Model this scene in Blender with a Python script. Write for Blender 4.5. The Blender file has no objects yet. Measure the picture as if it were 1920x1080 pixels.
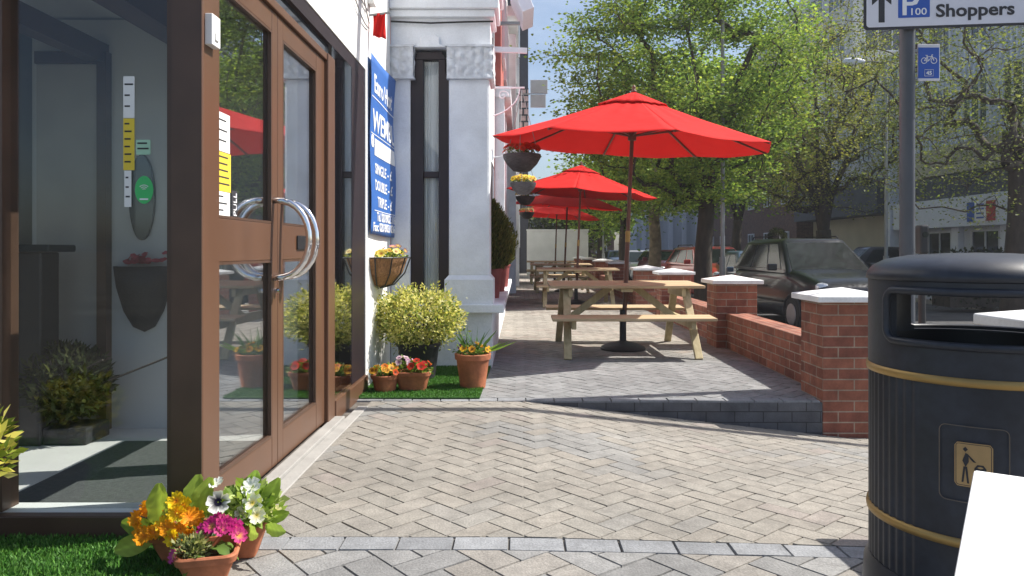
import bpy, math, random
import numpy as np
from mathutils import Vector, Matrix, noise as mnoise
random.seed(7)
rng = np.random.default_rng(11)
S = bpy.context.scene
COL = S.collection
R = math.radians
# ------------------------------------------------------------------ camera, sky, sun, exposure
EYE = 1.05                      # eye height over the terrace paving, metres
cd = bpy.data.cameras.new('camera'); cam = bpy.data.objects.new('camera', cd); COL.objects.link(cam)
cam.location = (0, 0, EYE); cam.rotation_euler = (R(90), 0, 0)
cd.sensor_width = 36; cd.lens = 36 * 1380 / 1920
cd.shift_x = -15 / 1920; cd.shift_y = -70 / 1920
cd.clip_start = 0.05; cd.clip_end = 3000
S.camera = cam
SUN = Vector((0.82, 0.17, 1.0)).normalized()      # towards the sun
EL = math.asin(SUN.z); AZ = math.atan2(SUN.x, SUN.y)
w = bpy.data.worlds.new('World'); S.world = w; w.use_nodes = True
nt = w.node_tree; bg = nt.nodes['Background']
sky = nt.nodes.new('ShaderNodeTexSky'); sky.sky_type = 'NISHITA'; sky.sun_disc = False
sky.sun_elevation = EL; sky.sun_rotation = AZ; sky.altitude = 50; sky.dust_density = 2.0; sky.ozone_density = 2.0
# thin clouds in the sky dome
tc = nt.nodes.new('ShaderNodeTexCoord'); mp = nt.nodes.new('ShaderNodeMapping'); mp.inputs['Scale'].default_value = (3, 3, 9)
cn = nt.nodes.new('ShaderNodeTexNoise'); cn.inputs['Scale'].default_value = 1.6; cn.inputs['Detail'].default_value = 7
cr = nt.nodes.new('ShaderNodeValToRGB'); cr.color_ramp.elements[0].position = .52; cr.color_ramp.elements[1].position = .78
cr.color_ramp.elements[1].color = (.34, .34, .34, 1)
mx = nt.nodes.new('ShaderNodeMix'); mx.data_type = 'RGBA'
mx.inputs['B'].default_value = (5.5, 6.2, 7.2, 1)
L = nt.links.new
L(tc.outputs['Generated'], mp.inputs['Vector']); L(mp.outputs['Vector'], cn.inputs['Vector']); L(cn.outputs['Fac'], cr.inputs['Fac'])
L(cr.outputs['Color'], mx.inputs['Factor']); L(sky.outputs['Color'], mx.inputs['A']); L(mx.outputs['Result'], bg.inputs['Color'])
bg.inputs['Strength'].default_value = 0.105
sd = bpy.data.lights.new('sun', 'SUN'); sd.energy = 5.0; sd.angle = R(.5); sd.color = (1, .95, .87)
so = bpy.data.objects.new('sun', sd); COL.objects.link(so); so.rotation_euler = SUN.to_track_quat('Z', 'Y').to_euler()
S.view_settings.view_transform = 'Standard'; S.view_settings.look = 'None'
S.view_settings.exposure = 0.64; S.view_settings.gamma = 1
try:
    S.cycles.max_bounces = 8; S.cycles.transparent_max_bounces = 16; S.cycles.diffuse_bounces = 3
    S.cycles.glossy_bounces = 3; S.cycles.caustics_reflective = False; S.cycles.caustics_refractive = False
    S.cycles.sample_clamp_indirect = 6; S.cycles.use_denoising = True
except Exception: pass

# ------------------------------------------------------------------ helpers
def tag(o, label=None, cat=None, group=None, kind=None):
    if label: o['label'] = label
    if cat: o['category'] = cat
    if group: o['group'] = group
    if kind: o['kind'] = kind
    return o
def thing(name, label, cat, loc=(0, 0, 0), rz=0, group=None):
    o = bpy.data.objects.new(name, None); COL.objects.link(o); o.empty_display_size = .1
    o.location = loc; o.rotation_euler = (0, 0, rz)
    return tag(o, label, cat, group)
def dup(o, loc=None, rz=None, label=None, parent=None):
    c = o.copy(); COL.objects.link(c)
    if parent: c.parent = parent
    if loc is not None: c.location = loc
    if rz is not None: c.rotation_euler = (0, 0, rz)
    if label: c['label'] = label
    for ch in list(o.children): dup(ch, parent=c)
    return c
class MB:
    def __init__(s): s.v = []; s.f = []; s.m = []; s.c = []; s.col = None
    def add(s, vs, fs, m=0):
        n = len(s.v); s.v += [tuple(v) for v in vs]
        s.f += [tuple(i + n for i in f) for f in fs]; s.m += [m] * len(fs)
        if s.col is not None: s.c += [s.col] * len(vs)
        return s
    def box(s, x0, x1, y0, y1, z0, z1, m=0):
        return s.add([(x0,y0,z0),(x1,y0,z0),(x1,y1,z0),(x0,y1,z0),(x0,y0,z1),(x1,y0,z1),(x1,y1,z1),(x0,y1,z1)],
                     [(0,3,2,1),(4,5,6,7),(0,1,5,4),(1,2,6,5),(2,3,7,6),(3,0,4,7)], m)
    def obox(s, M, hx, hy, hz, m=0):
        vs = [M @ Vector((a*hx, b*hy, c*hz)) for c in (-1,1) for a,b in ((-1,-1),(1,-1),(1,1),(-1,1))]
        return s.add(vs, [(0,3,2,1),(4,5,6,7),(0,1,5,4),(1,2,6,5),(2,3,7,6),(3,0,4,7)], m)
    def bar(s, a, b, wx, wz, m=0, up=(0,0,1)):
        a = Vector(a); b = Vector(b); d = (b-a); l = d.length; d.normalize(); u = Vector(up)
        x = d.cross(u)
        if x.length < 1e-4: x = d.cross(Vector((0,1,0)))
        x.normalize(); z = x.cross(d)
        M = Matrix(((x.x,d.x,z.x,0),(x.y,d.y,z.y,0),(x.z,d.z,z.z,0),(0,0,0,1)))
        M.translation = (a+b)/2
        return s.obox(M, wx/2, l/2, wz/2, m)
    def tube(s, pts, r, n=10, m=0, cap=True):
        pts = [Vector(p) for p in pts]; k = len(pts)
        if not hasattr(r, '__len__'): r = [r]*k
        vs = []; fs = []; x = None
        for i, p in enumerate(pts):
            d = (pts[min(i+1,k-1)] - pts[max(i-1,0)]).normalized()
            if x is None:
                x = d.cross(Vector((0,0,1)) if abs(d.z) < .9 else Vector((0,1,0))).normalized()
            else:
                x = (x - d*x.dot(d)).normalized()
            y = d.cross(x)
            for j in range(n):
                a = 2*math.pi*j/n; vs.append(p + (x*math.cos(a) + y*math.sin(a))*r[i])
        for i in range(k-1):
            for j in range(n):
                fs.append((i*n+j, i*n+(j+1)%n, (i+1)*n+(j+1)%n, (i+1)*n+j))
        if cap: fs.append(tuple(range(n-1,-1,-1))); fs.append(tuple((k-1)*n+j for j in range(n)))
        return s.add(vs, fs, m)
    def lathe(s, prof, n=32, c=(0,0,0), m=0, sx=1, sy=1, cap0=True, cap1=True, rf=None):
        vs = []; fs = []
        for (r, z) in prof:
            for j in range(n):
                a = 2*math.pi*j/n; rr = r*(rf(a, z) if rf else 1)
                vs.append((c[0]+rr*math.cos(a)*sx, c[1]+rr*math.sin(a)*sy, c[2]+z))
        for i in range(len(prof)-1):
            for j in range(n):
                fs.append((i*n+j, i*n+(j+1)%n, (i+1)*n+(j+1)%n, (i+1)*n+j))
        if cap0: fs.append(tuple(range(n-1,-1,-1)))
        if cap1: fs.append(tuple((len(prof)-1)*n+j for j in range(n)))
        return s.add(vs, fs, m)
    def prism(s, poly, fn, t0, t1, m=0):
        n = len(poly)
        vs = [fn(p[0],p[1],t0) for p in poly] + [fn(p[0],p[1],t1) for p in poly]
        fs = [tuple(range(n-1,-1,-1)), tuple(range(n,2*n))] + [(i,(i+1)%n,n+(i+1)%n,n+i) for i in range(n)]
        return s.add(vs, fs, m)
    def build(s, name, mats, parent=None, smooth=False, bevel=0, seg=2, subsurf=0, solid=0, autosmooth=None):
        me = bpy.data.meshes.new(name); me.from_pydata([tuple(v) for v in s.v], [], s.f); 
        if not isinstance(mats, (list, tuple)): mats = [mats]
        for mt in mats: me.materials.append(mt)
        if len(mats) > 1: me.polygons.foreach_set('material_index', s.m)
        if s.c and len(s.c) == len(s.v):
            at = me.color_attributes.new('Col', 'FLOAT_COLOR', 'POINT')
            at.data.foreach_set('color', np.array([(c[0],c[1],c[2],1) for c in s.c], dtype=np.float32).ravel())
        fixn(me)
        o = bpy.data.objects.new(name, me); COL.objects.link(o)
        if parent: o.parent = parent
        if smooth:
            me.polygons.foreach_set('use_smooth', [True]*len(me.polygons))
            if autosmooth: me.set_sharp_from_angle(angle=R(autosmooth))
        if solid:
            md = o.modifiers.new('s','SOLIDIFY'); md.thickness = solid; md.offset = 0
        if bevel:
            md = o.modifiers.new('b','BEVEL'); md.width = bevel; md.segments = seg; md.limit_method = 'ANGLE'; md.angle_limit = R(35)
        if subsurf:
            md = o.modifiers.new('u','SUBSURF'); md.levels = subsurf; md.render_levels = subsurf
        return o
import bmesh
def fixn(me):
    bm = bmesh.new(); bm.from_mesh(me); bmesh.ops.recalc_face_normals(bm, faces=bm.faces); bm.to_mesh(me); bm.free(); me.update()
def sheet_mesh(name, verts, faces4, cols, mat, parent=None, smooth=False):
    """numpy built quads (leaves, blades): verts (N,3), faces (M,4), cols (N,3)"""
    me = bpy.data.meshes.new(name); n = len(verts); m = len(faces4)
    me.vertices.add(n); me.vertices.foreach_set('co', np.asarray(verts, np.float32).ravel())
    me.loops.add(4*m); me.loops.foreach_set('vertex_index', np.asarray(faces4, np.int32).ravel())
    me.polygons.add(m); me.polygons.foreach_set('loop_start', np.arange(0, 4*m, 4, dtype=np.int32))
    me.update(calc_edges=True); me.validate()
    if cols is not None:
        at = me.color_attributes.new('Col', 'FLOAT_COLOR', 'POINT')
        at.data.foreach_set('color', np.concatenate([cols, np.ones((n,1))], 1).astype(np.float32).ravel())
    me.materials.append(mat)
    if smooth: me.polygons.foreach_set('use_smooth', [True]*len(me.polygons))
    o = bpy.data.objects.new(name, me); COL.objects.link(o)
    if parent: o.parent = parent
    return o
def text_obj(name, txt, size, mat, parent, M, width=None, bold=0.0, ext=.002, align='LEFT', space=1.0, height=None):
    cu = bpy.data.curves.new(name, 'FONT'); cu.body = txt; cu.size = size; cu.extrude = ext; cu.offset = bold
    cu.align_x = align; cu.space_character = space; cu.resolution_u = 3
    t = bpy.data.objects.new(name, cu); COL.objects.link(t)
    dg = bpy.context.evaluated_depsgraph_get(); me = bpy.data.meshes.new_from_object(t.evaluated_get(dg))
    bpy.data.objects.remove(t)
    xs = [v.co.x for v in me.vertices]
    k = 1.0
    if width and xs: k = width/(max(xs)-min(xs))
    x0 = min(xs) if width else 0
    for v in me.vertices: v.co = M @ Vector(((v.co.x-x0)*k, v.co.y, v.co.z))
    me.materials.clear(); me.materials.append(mat)
    o = bpy.data.objects.new(name, me); COL.objects.link(o); o.parent = parent
    return o
def frameM(o, x, y):
    o = Vector(o); x = Vector(x).normalized(); y = Vector(y).normalized(); z = x.cross(y)
    return Matrix(((x.x,y.x,z.x,o.x),(x.y,y.y,z.y,o.y),(x.z,y.z,z.z,o.z),(0,0,0,1)))

# ------------------------------------------------------------------ materials
def nodes(name):
    m = bpy.data.materials.new(name); m.use_nodes = True; t = m.node_tree
    return m, t, t.nodes['Principled BSDF'], t.links.new
def mat(name, col, rough=.6, metal=0, var=.12, scale=6, bump=0, bscale=60, col2=None, spec=.5, attr=False, coat=0, detail=5, rvar=0, stretch=None, emis=0):
    m, t, b, L = nodes(name); N = t.nodes.new
    b.inputs['Roughness'].default_value = rough; b.inputs['Metallic'].default_value = metal
    b.inputs['Specular IOR Level'].default_value = spec; b.inputs['Coat Weight'].default_value = coat
    b.inputs['Coat Roughness'].default_value = .03
    co = N('ShaderNodeTexCoord'); src = co.outputs['Object']
    if stretch:
        mpn = N('ShaderNodeMapping'); mpn.inputs['Scale'].default_value = stretch; L(src, mpn.inputs['Vector']); src = mpn.outputs['Vector']
    n1 = N('ShaderNodeTexNoise'); n1.inputs['Scale'].default_value = scale; n1.inputs['Detail'].default_value = detail; L(src, n1.inputs['Vector'])
    rp = N('ShaderNodeMapRange'); rp.inputs['From Min'].default_value = .3; rp.inputs['From Max'].default_value = .7; L(n1.outputs['Fac'], rp.inputs['Value'])
    mixn = N('ShaderNodeMix'); mixn.data_type = 'RGBA'; L(rp.outputs['Result'], mixn.inputs['Factor'])
    if attr:
        at = N('ShaderNodeAttribute'); at.attribute_name = 'Col'
        sc = N('ShaderNodeMix'); sc.data_type = 'RGBA'; sc.blend_type = 'MULTIPLY'; sc.inputs['Factor'].default_value = 1
        mixn.inputs['A'].default_value = (1-var,)*3+(1,); mixn.inputs['B'].default_value = (1+var,)*3+(1,)
        L(at.outputs['Color'], sc.inputs['A']); L(mixn.outputs['Result'], sc.inputs['B']); L(sc.outputs['Result'], b.inputs['Base Color'])
    else:
        c2 = col2 or tuple(min(1, c*(1+var)) for c in col)
        c1 = col if col2 else tuple(c*(1-var) for c in col)
        mixn.inputs['A'].default_value = (*c1,1); mixn.inputs['B'].default_value = (*c2,1)
        L(mixn.outputs['Result'], b.inputs['Base Color'])
    if rvar:
        rr = N('ShaderNodeMapRange'); rr.inputs['To Min'].default_value = max(0,rough-rvar); rr.inputs['To Max'].default_value = min(1,rough+rvar)
        L(n1.outputs['Fac'], rr.inputs['Value']); L(rr.outputs['Result'], b.inputs['Roughness'])
    if bump:
        n2 = N('ShaderNodeTexNoise'); n2.inputs['Scale'].default_value = bscale; n2.inputs['Detail'].default_value = 4; L(src, n2.inputs['Vector'])
        bp = N('ShaderNodeBump'); bp.inputs['Strength'].default_value = bump; bp.inputs['Distance'].default_value = .01
        L(n2.outputs['Fac'], bp.inputs['Height']); L(bp.outputs['Normal'], b.inputs['Normal'])
    return m
def leaf_mat(name, trans=.35, rough=.45, spec=.35):
    m, t, b, L = nodes(name); N = t.nodes.new
    at = N('ShaderNodeAttribute'); at.attribute_name = 'Col'; L(at.outputs['Color'], b.inputs['Base Color'])
    b.inputs['Roughness'].default_value = rough; b.inputs['Specular IOR Level'].default_value = spec
    tr = N('ShaderNodeBsdfTranslucent'); g = N('ShaderNodeMix'); g.data_type = 'RGBA'; g.blend_type = 'MULTIPLY'; g.inputs['Factor'].default_value = 1
    g.inputs['B'].default_value = (1.6, 1.6, .9, 1); L(at.outputs['Color'], g.inputs['A']); L(g.outputs['Result'], tr.inputs['Color'])
    ms = N('ShaderNodeMixShader'); ms.inputs['Fac'].default_value = trans
    L(b.outputs['BSDF'], ms.inputs[1]); L(tr.outputs['BSDF'], ms.inputs[2]); L(ms.outputs['Shader'], t.nodes['Material Output'].inputs['Surface'])
    return m
def glass_mat(name, tint=(.82,.86,.85), f0=.05, power=4.0, rough=0.0):
    m, t, b, L = nodes(name); N = t.nodes.new; t.nodes.remove(b)
    tr = N('ShaderNodeBsdfTransparent'); tr.inputs['Color'].default_value = (*tint,1)
    gl = N('ShaderNodeBsdfGlossy'); gl.inputs['Roughness'].default_value = rough; gl.inputs['Color'].default_value = (.95,.97,1,1)
    lw = N('ShaderNodeLayerWeight'); lw.inputs['Blend'].default_value = .5
    p = N('ShaderNodeMath'); p.operation = 'POWER'; p.inputs[1].default_value = power; L(lw.outputs['Facing'], p.inputs[0])
    a = N('ShaderNodeMapRange'); a.inputs['To Min'].default_value = f0; a.inputs['To Max'].default_value = 1; L(p.outputs[0], a.inputs['Value'])
    ms = N('ShaderNodeMixShader'); L(a.outputs['Result'], ms.inputs['Fac']); L(tr.outputs[0], ms.inputs[1]); L(gl.outputs[0], ms.inputs[2])
    L(ms.outputs[0], t.nodes['Material Output'].inputs['Surface'])
    return m
def brick_mat(name, c1, c2, mortar, bw=.225, bh=.075, mort=.010, bump=.6):
    m, t, b, L = nodes(name); N = t.nodes.new
    g = N('ShaderNodeTexCoord'); sx = N('ShaderNodeSeparateXYZ'); L(g.outputs['Object'], sx.inputs[0])
    ns = N('ShaderNodeSeparateXYZ'); L(g.outputs['Normal'], ns.inputs[0])
    ax = N('ShaderNodeMath'); ax.operation = 'ABSOLUTE'; L(ns.outputs['X'], ax.inputs[0])
    gx = N('ShaderNodeMath'); gx.operation = 'GREATER_THAN'; gx.inputs[1].default_value = .6; L(ax.outputs[0], gx.inputs[0])
    az = N('ShaderNodeMath'); az.operation = 'ABSOLUTE'; L(ns.outputs['Z'], az.inputs[0])
    gz = N('ShaderNodeMath'); gz.operation = 'GREATER_THAN'; gz.inputs[1].default_value = .6; L(az.outputs[0], gz.inputs[0])
    def mixf(fac, a, bb):
        k = N('ShaderNodeMix'); L(fac, k.inputs['Factor']); L(a, k.inputs['A']); L(bb, k.inputs['B']); return k.outputs['Result']
    u = mixf(gx.outputs[0], sx.outputs['X'], sx.outputs['Y'])
    v = mixf(gz.outputs[0], sx.outputs['Z'], sx.outputs['X'])
    u2 = mixf(gz.outputs[0], u, sx.outputs['Y'])
    cv = N('ShaderNodeCombineXYZ'); L(u2, cv.inputs['X']); L(v, cv.inputs['Y'])
    bt = N('ShaderNodeTexBrick'); bt.inputs['Scale'].default_value = 1; bt.inputs['Brick Width'].default_value = bw; bt.inputs['Row Height'].default_value = bh
    bt.inputs['Mortar Size'].default_value = mort/2; bt.inputs['Mortar Smooth'].default_value = .25; bt.inputs['Bias'].default_value = 0
    bt.inputs['Color1'].default_value = (*c1,1); bt.inputs['Color2'].default_value = (*c2,1); bt.inputs['Mortar'].default_value = (*mortar,1)
    L(cv.outputs[0], bt.inputs['Vector'])
    n = N('ShaderNodeTexNoise'); n.inputs['Scale'].default_value = 9; n.inputs['Detail'].default_value = 6; L(g.outputs['Object'], n.inputs['Vector'])
    mr = N('ShaderNodeMapRange'); mr.inputs['From Min'].default_value = .25; mr.inputs['From Max'].default_value = .75
    mr.inputs['To Min'].default_value = .68; mr.inputs['To Max'].default_value = 1.25; L(n.outputs['Fac'], mr.inputs['Value'])
    mu = N('ShaderNodeMix'); mu.data_type = 'RGBA'; mu.blend_type = 'MULTIPLY'; mu.inputs['Factor'].default_value = 1
    L(bt.outputs['Color'], mu.inputs['A']); L(mr.outputs['Result'], mu.inputs['B']); L(mu.outputs['Result'], b.inputs['Base Color'])
    b.inputs['Roughness'].default_value = .88
    iv = N('ShaderNodeMath'); iv.operation = 'MULTIPLY_ADD'; iv.inputs[1].default_value = -1; L(bt.outputs['Fac'], iv.inputs[0])
    n2 = N('ShaderNodeTexNoise'); n2.inputs['Scale'].default_value = 80; L(g.outputs['Object'], n2.inputs['Vector']); L(n2.outputs['Fac'], iv.inputs[2])
    bp = N('ShaderNodeBump'); bp.inputs['Strength'].default_value = bump; bp.inputs['Distance'].default_value = .006
    L(iv.outputs[0], bp.inputs['Height']); L(bp.outputs['Normal'], b.inputs['Normal'])
    return m
M = {}
M['paver'] = mat('paver', (.4,.4,.4), .85, attr=True, var=.16, scale=14, bump=.35, bscale=120, detail=8)
def grime(m, scale=1.1, lo=.80, hi=1.12, fine=90, flo=.86):
    # worn patches and fine aggregate speckle multiplied into the base colour
    t = m.node_tree; b = t.nodes['Principled BSDF']; N = t.nodes.new; L = t.links.new
    src = b.inputs['Base Color'].links[0].from_socket; co = N('ShaderNodeTexCoord'); last = src
    for sc, l_, h_, det in ((scale, lo, hi, 7), (fine, flo, 2-flo, 2)):
        n = N('ShaderNodeTexNoise'); n.inputs['Scale'].default_value = sc; n.inputs['Detail'].default_value = det; L(co.outputs['Object'], n.inputs['Vector'])
        r = N('ShaderNodeMapRange'); r.inputs['From Min'].default_value = .32; r.inputs['From Max'].default_value = .68; r.inputs['To Min'].default_value = l_; r.inputs['To Max'].default_value = h_; L(n.outputs['Fac'], r.inputs['Value'])
        x = N('ShaderNodeMix'); x.data_type = 'RGBA'; x.blend_type = 'MULTIPLY'; x.inputs['Factor'].default_value = 1; L(last, x.inputs['A']); L(r.outputs['Result'], x.inputs['B']); last = x.outputs['Result']
    L(last, b.inputs['Base Color'])
grime(M['paver'], 1.3, .84, 1.12, 110, .84)
M['joint'] = mat('sand_joint', (.125,.112,.098), .95, var=.3, scale=20)
M['asphalt'] = mat('asphalt', (.055,.055,.058), .85, var=.25, scale=3, bump=.4, bscale=150)
M['earth'] = mat('earth', (.12,.11,.09), .95, var=.3, scale=.5)
M['slabs'] = brick_mat('pavement_slabs', (.30,.29,.27), (.36,.35,.33), (.15,.145,.14), .6, .6, .012, .3)
M['kerb'] = mat('kerb_stone', (.33,.32,.30), .85, var=.15, bump=.3)
M['step'] = brick_mat('dark_step_block', (.095,.095,.105), (.13,.13,.14), (.05,.05,.05), .2, .075, .008)
M['white'] = mat('white_render', (.83,.83,.81), .75, var=.04, scale=2.2, bump=.22, bscale=25)
M['stone_white'] = mat('painted_stone', (.80,.83,.87), .7, var=.07, scale=5, bump=.5, bscale=22)
M['carved'] = mat('carved_painted_stone', (.64,.67,.71), .75, var=.18, scale=14, bump=1.0, bscale=18)
M['brown'] = mat('brown_aluminium', (.118,.060,.035), .36, var=.08, scale=5, spec=.5, rvar=.06, stretch=(1,1,.2))
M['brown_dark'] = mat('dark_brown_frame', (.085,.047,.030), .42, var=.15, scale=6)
M['oxblood'] = mat('dark_window_frame', (.016,.009,.012), .5, var=.2)
M['glass'] = glass_mat('door_glass', (.92,.94,.94), .05, 3.0)
M['pane'] = glass_mat('clear_glass', (.93,.95,.95), .03, 4.5)
M['dark_glass'] = mat('dark_window_glass', (.03,.036,.042), .06, var=.3, scale=1.2, spec=.9)
M['curtain'] = mat('net_curtain', (.86,.88,.90), .9, var=.2, scale=3, stretch=(9,9,.4))
M['chrome'] = mat('polished_steel', (.82,.82,.84), .08, 1, var=.03)
M['tile'] = mat('porch_floor', (.72,.71,.68), .35, var=.05)
M['mat'] = mat('ribbed_mat', (.085,.09,.088), .95, var=.2, scale=60, bump=.4, bscale=200)
M['inner'] = mat('porch_inner_wall', (.56,.56,.55), .8, var=.06, scale=2)
M['inner_dark'] = mat('porch_panel', (.42,.40,.37), .75, var=.12, scale=2)
for k_,v_ in (('white',(2.5,.93,1.03,60,.97)),('stone_white',(3,.92,1.03,70,.97))): grime(M[k_],*v_)
M['black'] = mat('black_paint', (.018,.018,.02), .42, var=.2)
M['paper'] = mat('white_paper', (.80,.80,.78), .8, var=.03)
M['yellow'] = mat('yellow_notice', (.75,.56,.05), .7, var=.08)
M['ink'] = mat('printed_ink', (.03,.03,.035), .7)
M['green_sticker'] = mat('green_sticker', (.05,.50,.14), .5, var=.04)
M['pale_green'] = mat('pale_green_card', (.38,.62,.45), .6)
M['banner'] = mat('blue_banner', (.035,.13,.42), .5, var=.08, scale=3, bump=.15, bscale=6)
M['letter'] = mat('white_lettering', (.82,.83,.84), .55, var=.03)
M['terra'] = mat('terracotta', (.40,.135,.06), .8, var=.2, scale=9, bump=.25, bscale=40)
M['terra_dark'] = mat('painted_clay', (.22,.05,.045), .75, var=.2, scale=9)
M['soil'] = mat('potting_soil', (.035,.024,.016), .95, var=.4, scale=40, bump=.8)
M['coir'] = mat('coir_liner', (.33,.17,.075), .95, var=.35, scale=25, bump=.7, bscale=50, stretch=(3,3,1))
M['wicker'] = mat('grey_wicker', (.075,.068,.075), .8, var=.35, scale=20, bump=.8, bscale=40, stretch=(1,1,5))
M['wire'] = mat('dark_wire', (.02,.02,.02), .5)
M['leaf'] = leaf_mat('leaf', .38, .6, .16)
M['petal'] = leaf_mat('petal', .3, .55, .2)
M['grass'] = leaf_mat('turf_blades', .2, .5, .25)
M['turf_back'] = mat('turf_backing', (.03,.10,.012), .9, var=.3, scale=40)
M['bark'] = mat('bark', (.060,.048,.038), .95, var=.35, scale=9, bump=1, bscale=22, stretch=(1,1,.35))
M['bark_pale'] = mat('mottled_bark', (.10,.085,.06), .95, col2=(.30,.26,.18), scale=5, bump=.9, bscale=18)
M['red_cloth'] = None
M['wood'] = mat('weathered_pine', (.40,.29,.165), .72, col2=(.56,.44,.27), scale=5, bump=.3, bscale=30, stretch=(.6,6,6))
M['wood_leg'] = mat('pine_leg', (.42,.34,.19), .72, col2=(.56,.47,.28), scale=5, bump=.3, bscale=30, stretch=(6,6,.8))
M['wood_dark'] = mat('stained_pole', (.13,.055,.035), .5, var=.25, scale=6, stretch=(5,5,.5))
M['iron'] = mat('cast_iron_base', (.022,.022,.024), .55, var=.25, bump=.3)
M['brick'] = brick_mat('red_brick', (.355,.128,.075), (.215,.072,.046), (.36,.28,.21))
M['cap'] = mat('white_concrete_cap', (.80,.80,.79), .7, var=.05, scale=7, bump=.2)
M['bin'] = mat('bin_plastic', (.022,.026,.036), .42, var=.18, scale=9, spec=.45, rvar=.08, bump=.05, bscale=300)
M['gold'] = mat('gold_band', (.42,.27,.09), .45, .55, var=.12)
M['plaque'] = mat('plaque_bronze', (.46,.30,.13), .55, .2, var=.15, scale=12)
grime(M['cap'],5,.86,1.03,60,.95); grime(M['bin'],4,.7,1.25,40,.85); grime(M['brick'],2.2,.78,1.12,60,.93); grime(M['terra'],7,.75,1.15,60,.92)
M['table_white'] = mat('white_table', (.88,.88,.87), .35, var=.02)
M['pole_grey'] = mat('grey_painted_post', (.060,.068,.082), .5, var=.15, scale=4, rvar=.1)
M['sign_white'] = mat('sign_face', (.70,.70,.76), .45, var=.03)
M['sign_blue'] = mat('sign_blue', (.02,.09,.42), .45, var=.04)
M['galv'] = mat('galvanised_steel', (.30,.31,.31), .5, .4, var=.12)
def paint(name, c, coat=.8): return mat(name, c, .28, .25, var=.05, coat=coat, scale=2)
M['car_glass'] = mat('car_glass', (.012,.020,.018), .13, var=.1, spec=.36)
M['tyre'] = mat('tyre', (.02,.02,.02), .85)
M['rim'] = mat('alloy_rim', (.45,.45,.47), .35, .8)
M['lamp'] = mat('headlamp', (.62,.64,.66), .12, .4)
M['tail'] = mat('tail_lamp', (.4,.02,.02), .2)
M['plastic'] = mat('black_trim', (.02,.02,.022), .6)
def cloth():
    m, t, b, L = nodes('red_canopy_cloth'); N = t.nodes.new
    co = N('ShaderNodeTexCoord'); n = N('ShaderNodeTexNoise'); n.inputs['Scale'].default_value = 3; n.inputs['Detail'].default_value = 6; L(co.outputs['Object'], n.inputs['Vector'])
    mxx = N('ShaderNodeMix'); mxx.data_type = 'RGBA'; mxx.inputs['A'].default_value = (.70,.022,.020,1); mxx.inputs['B'].default_value = (.80,.036,.03,1); L(n.outputs['Fac'], mxx.inputs['Factor'])
    L(mxx.outputs['Result'], b.inputs['Base Color']); b.inputs['Roughness'].default_value = .8; b.inputs['Specular IOR Level'].default_value = .2
    tr = N('ShaderNodeBsdfTranslucent'); L(mxx.outputs['Result'], tr.inputs['Color'])
    ms = N('ShaderNodeMixShader'); ms.inputs['Fac'].default_value = .30; L(b.outputs[0], ms.inputs[1]); L(tr.outputs[0], ms.inputs[2]); L(ms.outputs[0], t.nodes['Material Output'].inputs['Surface'])
    n2 = N('ShaderNodeTexNoise'); n2.inputs['Scale'].default_value = 5; mp_ = N('ShaderNodeMapping'); L(co.outputs['Object'], n2.inputs['Vector'])
    bp = N('ShaderNodeBump'); bp.inputs['Strength'].default_value = .25; bp.inputs['Distance'].default_value = .04; L(n2.outputs['Fac'], bp.inputs['Height']); L(bp.outputs[0], b.inputs['Normal'])
    return m
M['red_cloth'] = cloth()

# ------------------------------------------------------------------ the ground
def gz(x, y):
    s = min(1, max(0, (y-2.2)/2.9)); d = .112*min(max(x-.02, 0), 2.3)*(.1+.9*s)
    return -d
def struct(o): o['kind'] = 'structure'; return o
g = MB(); g.add([(-1500,-1500,-.47),(1500,-1500,-.47),(1500,1500,-.47),(-1500,1500,-.47)], [(0,1,2,3)])
struct(g.build('ground', M['earth']))
rd = MB(); rd.box(4.62, 11.2, -30, 140, -.55, -.41); struct(rd.build('road', M['asphalt']))
pv = MB(); pv.box(2.2, 4.48, -30, 140, -.60, -.30); struct(pv.build('pavement', M['slabs']))
pv = MB(); pv.box(11.36, 15.2, -30, 140, -.60, -.29); struct(pv.build('far_pavement', M['slabs']))
kb = MB()
for i in range(80): kb.box(4.48, 4.62, i*.92-6, i*.92-6+.91, -.60, -.285)
for i in range(80): kb.box(11.2, 11.36, i*.92-6, i*.92-6+.91, -.60, -.28)
struct(kb.build('kerb', M['kerb'], bevel=.012))
rm = MB()
for i in range(24): rm.box(7.85, 7.95, 2+i*4.5, 4.2+i*4.5, -.412, -.406)
struct(rm.build('road_marking', M['letter']))

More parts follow.
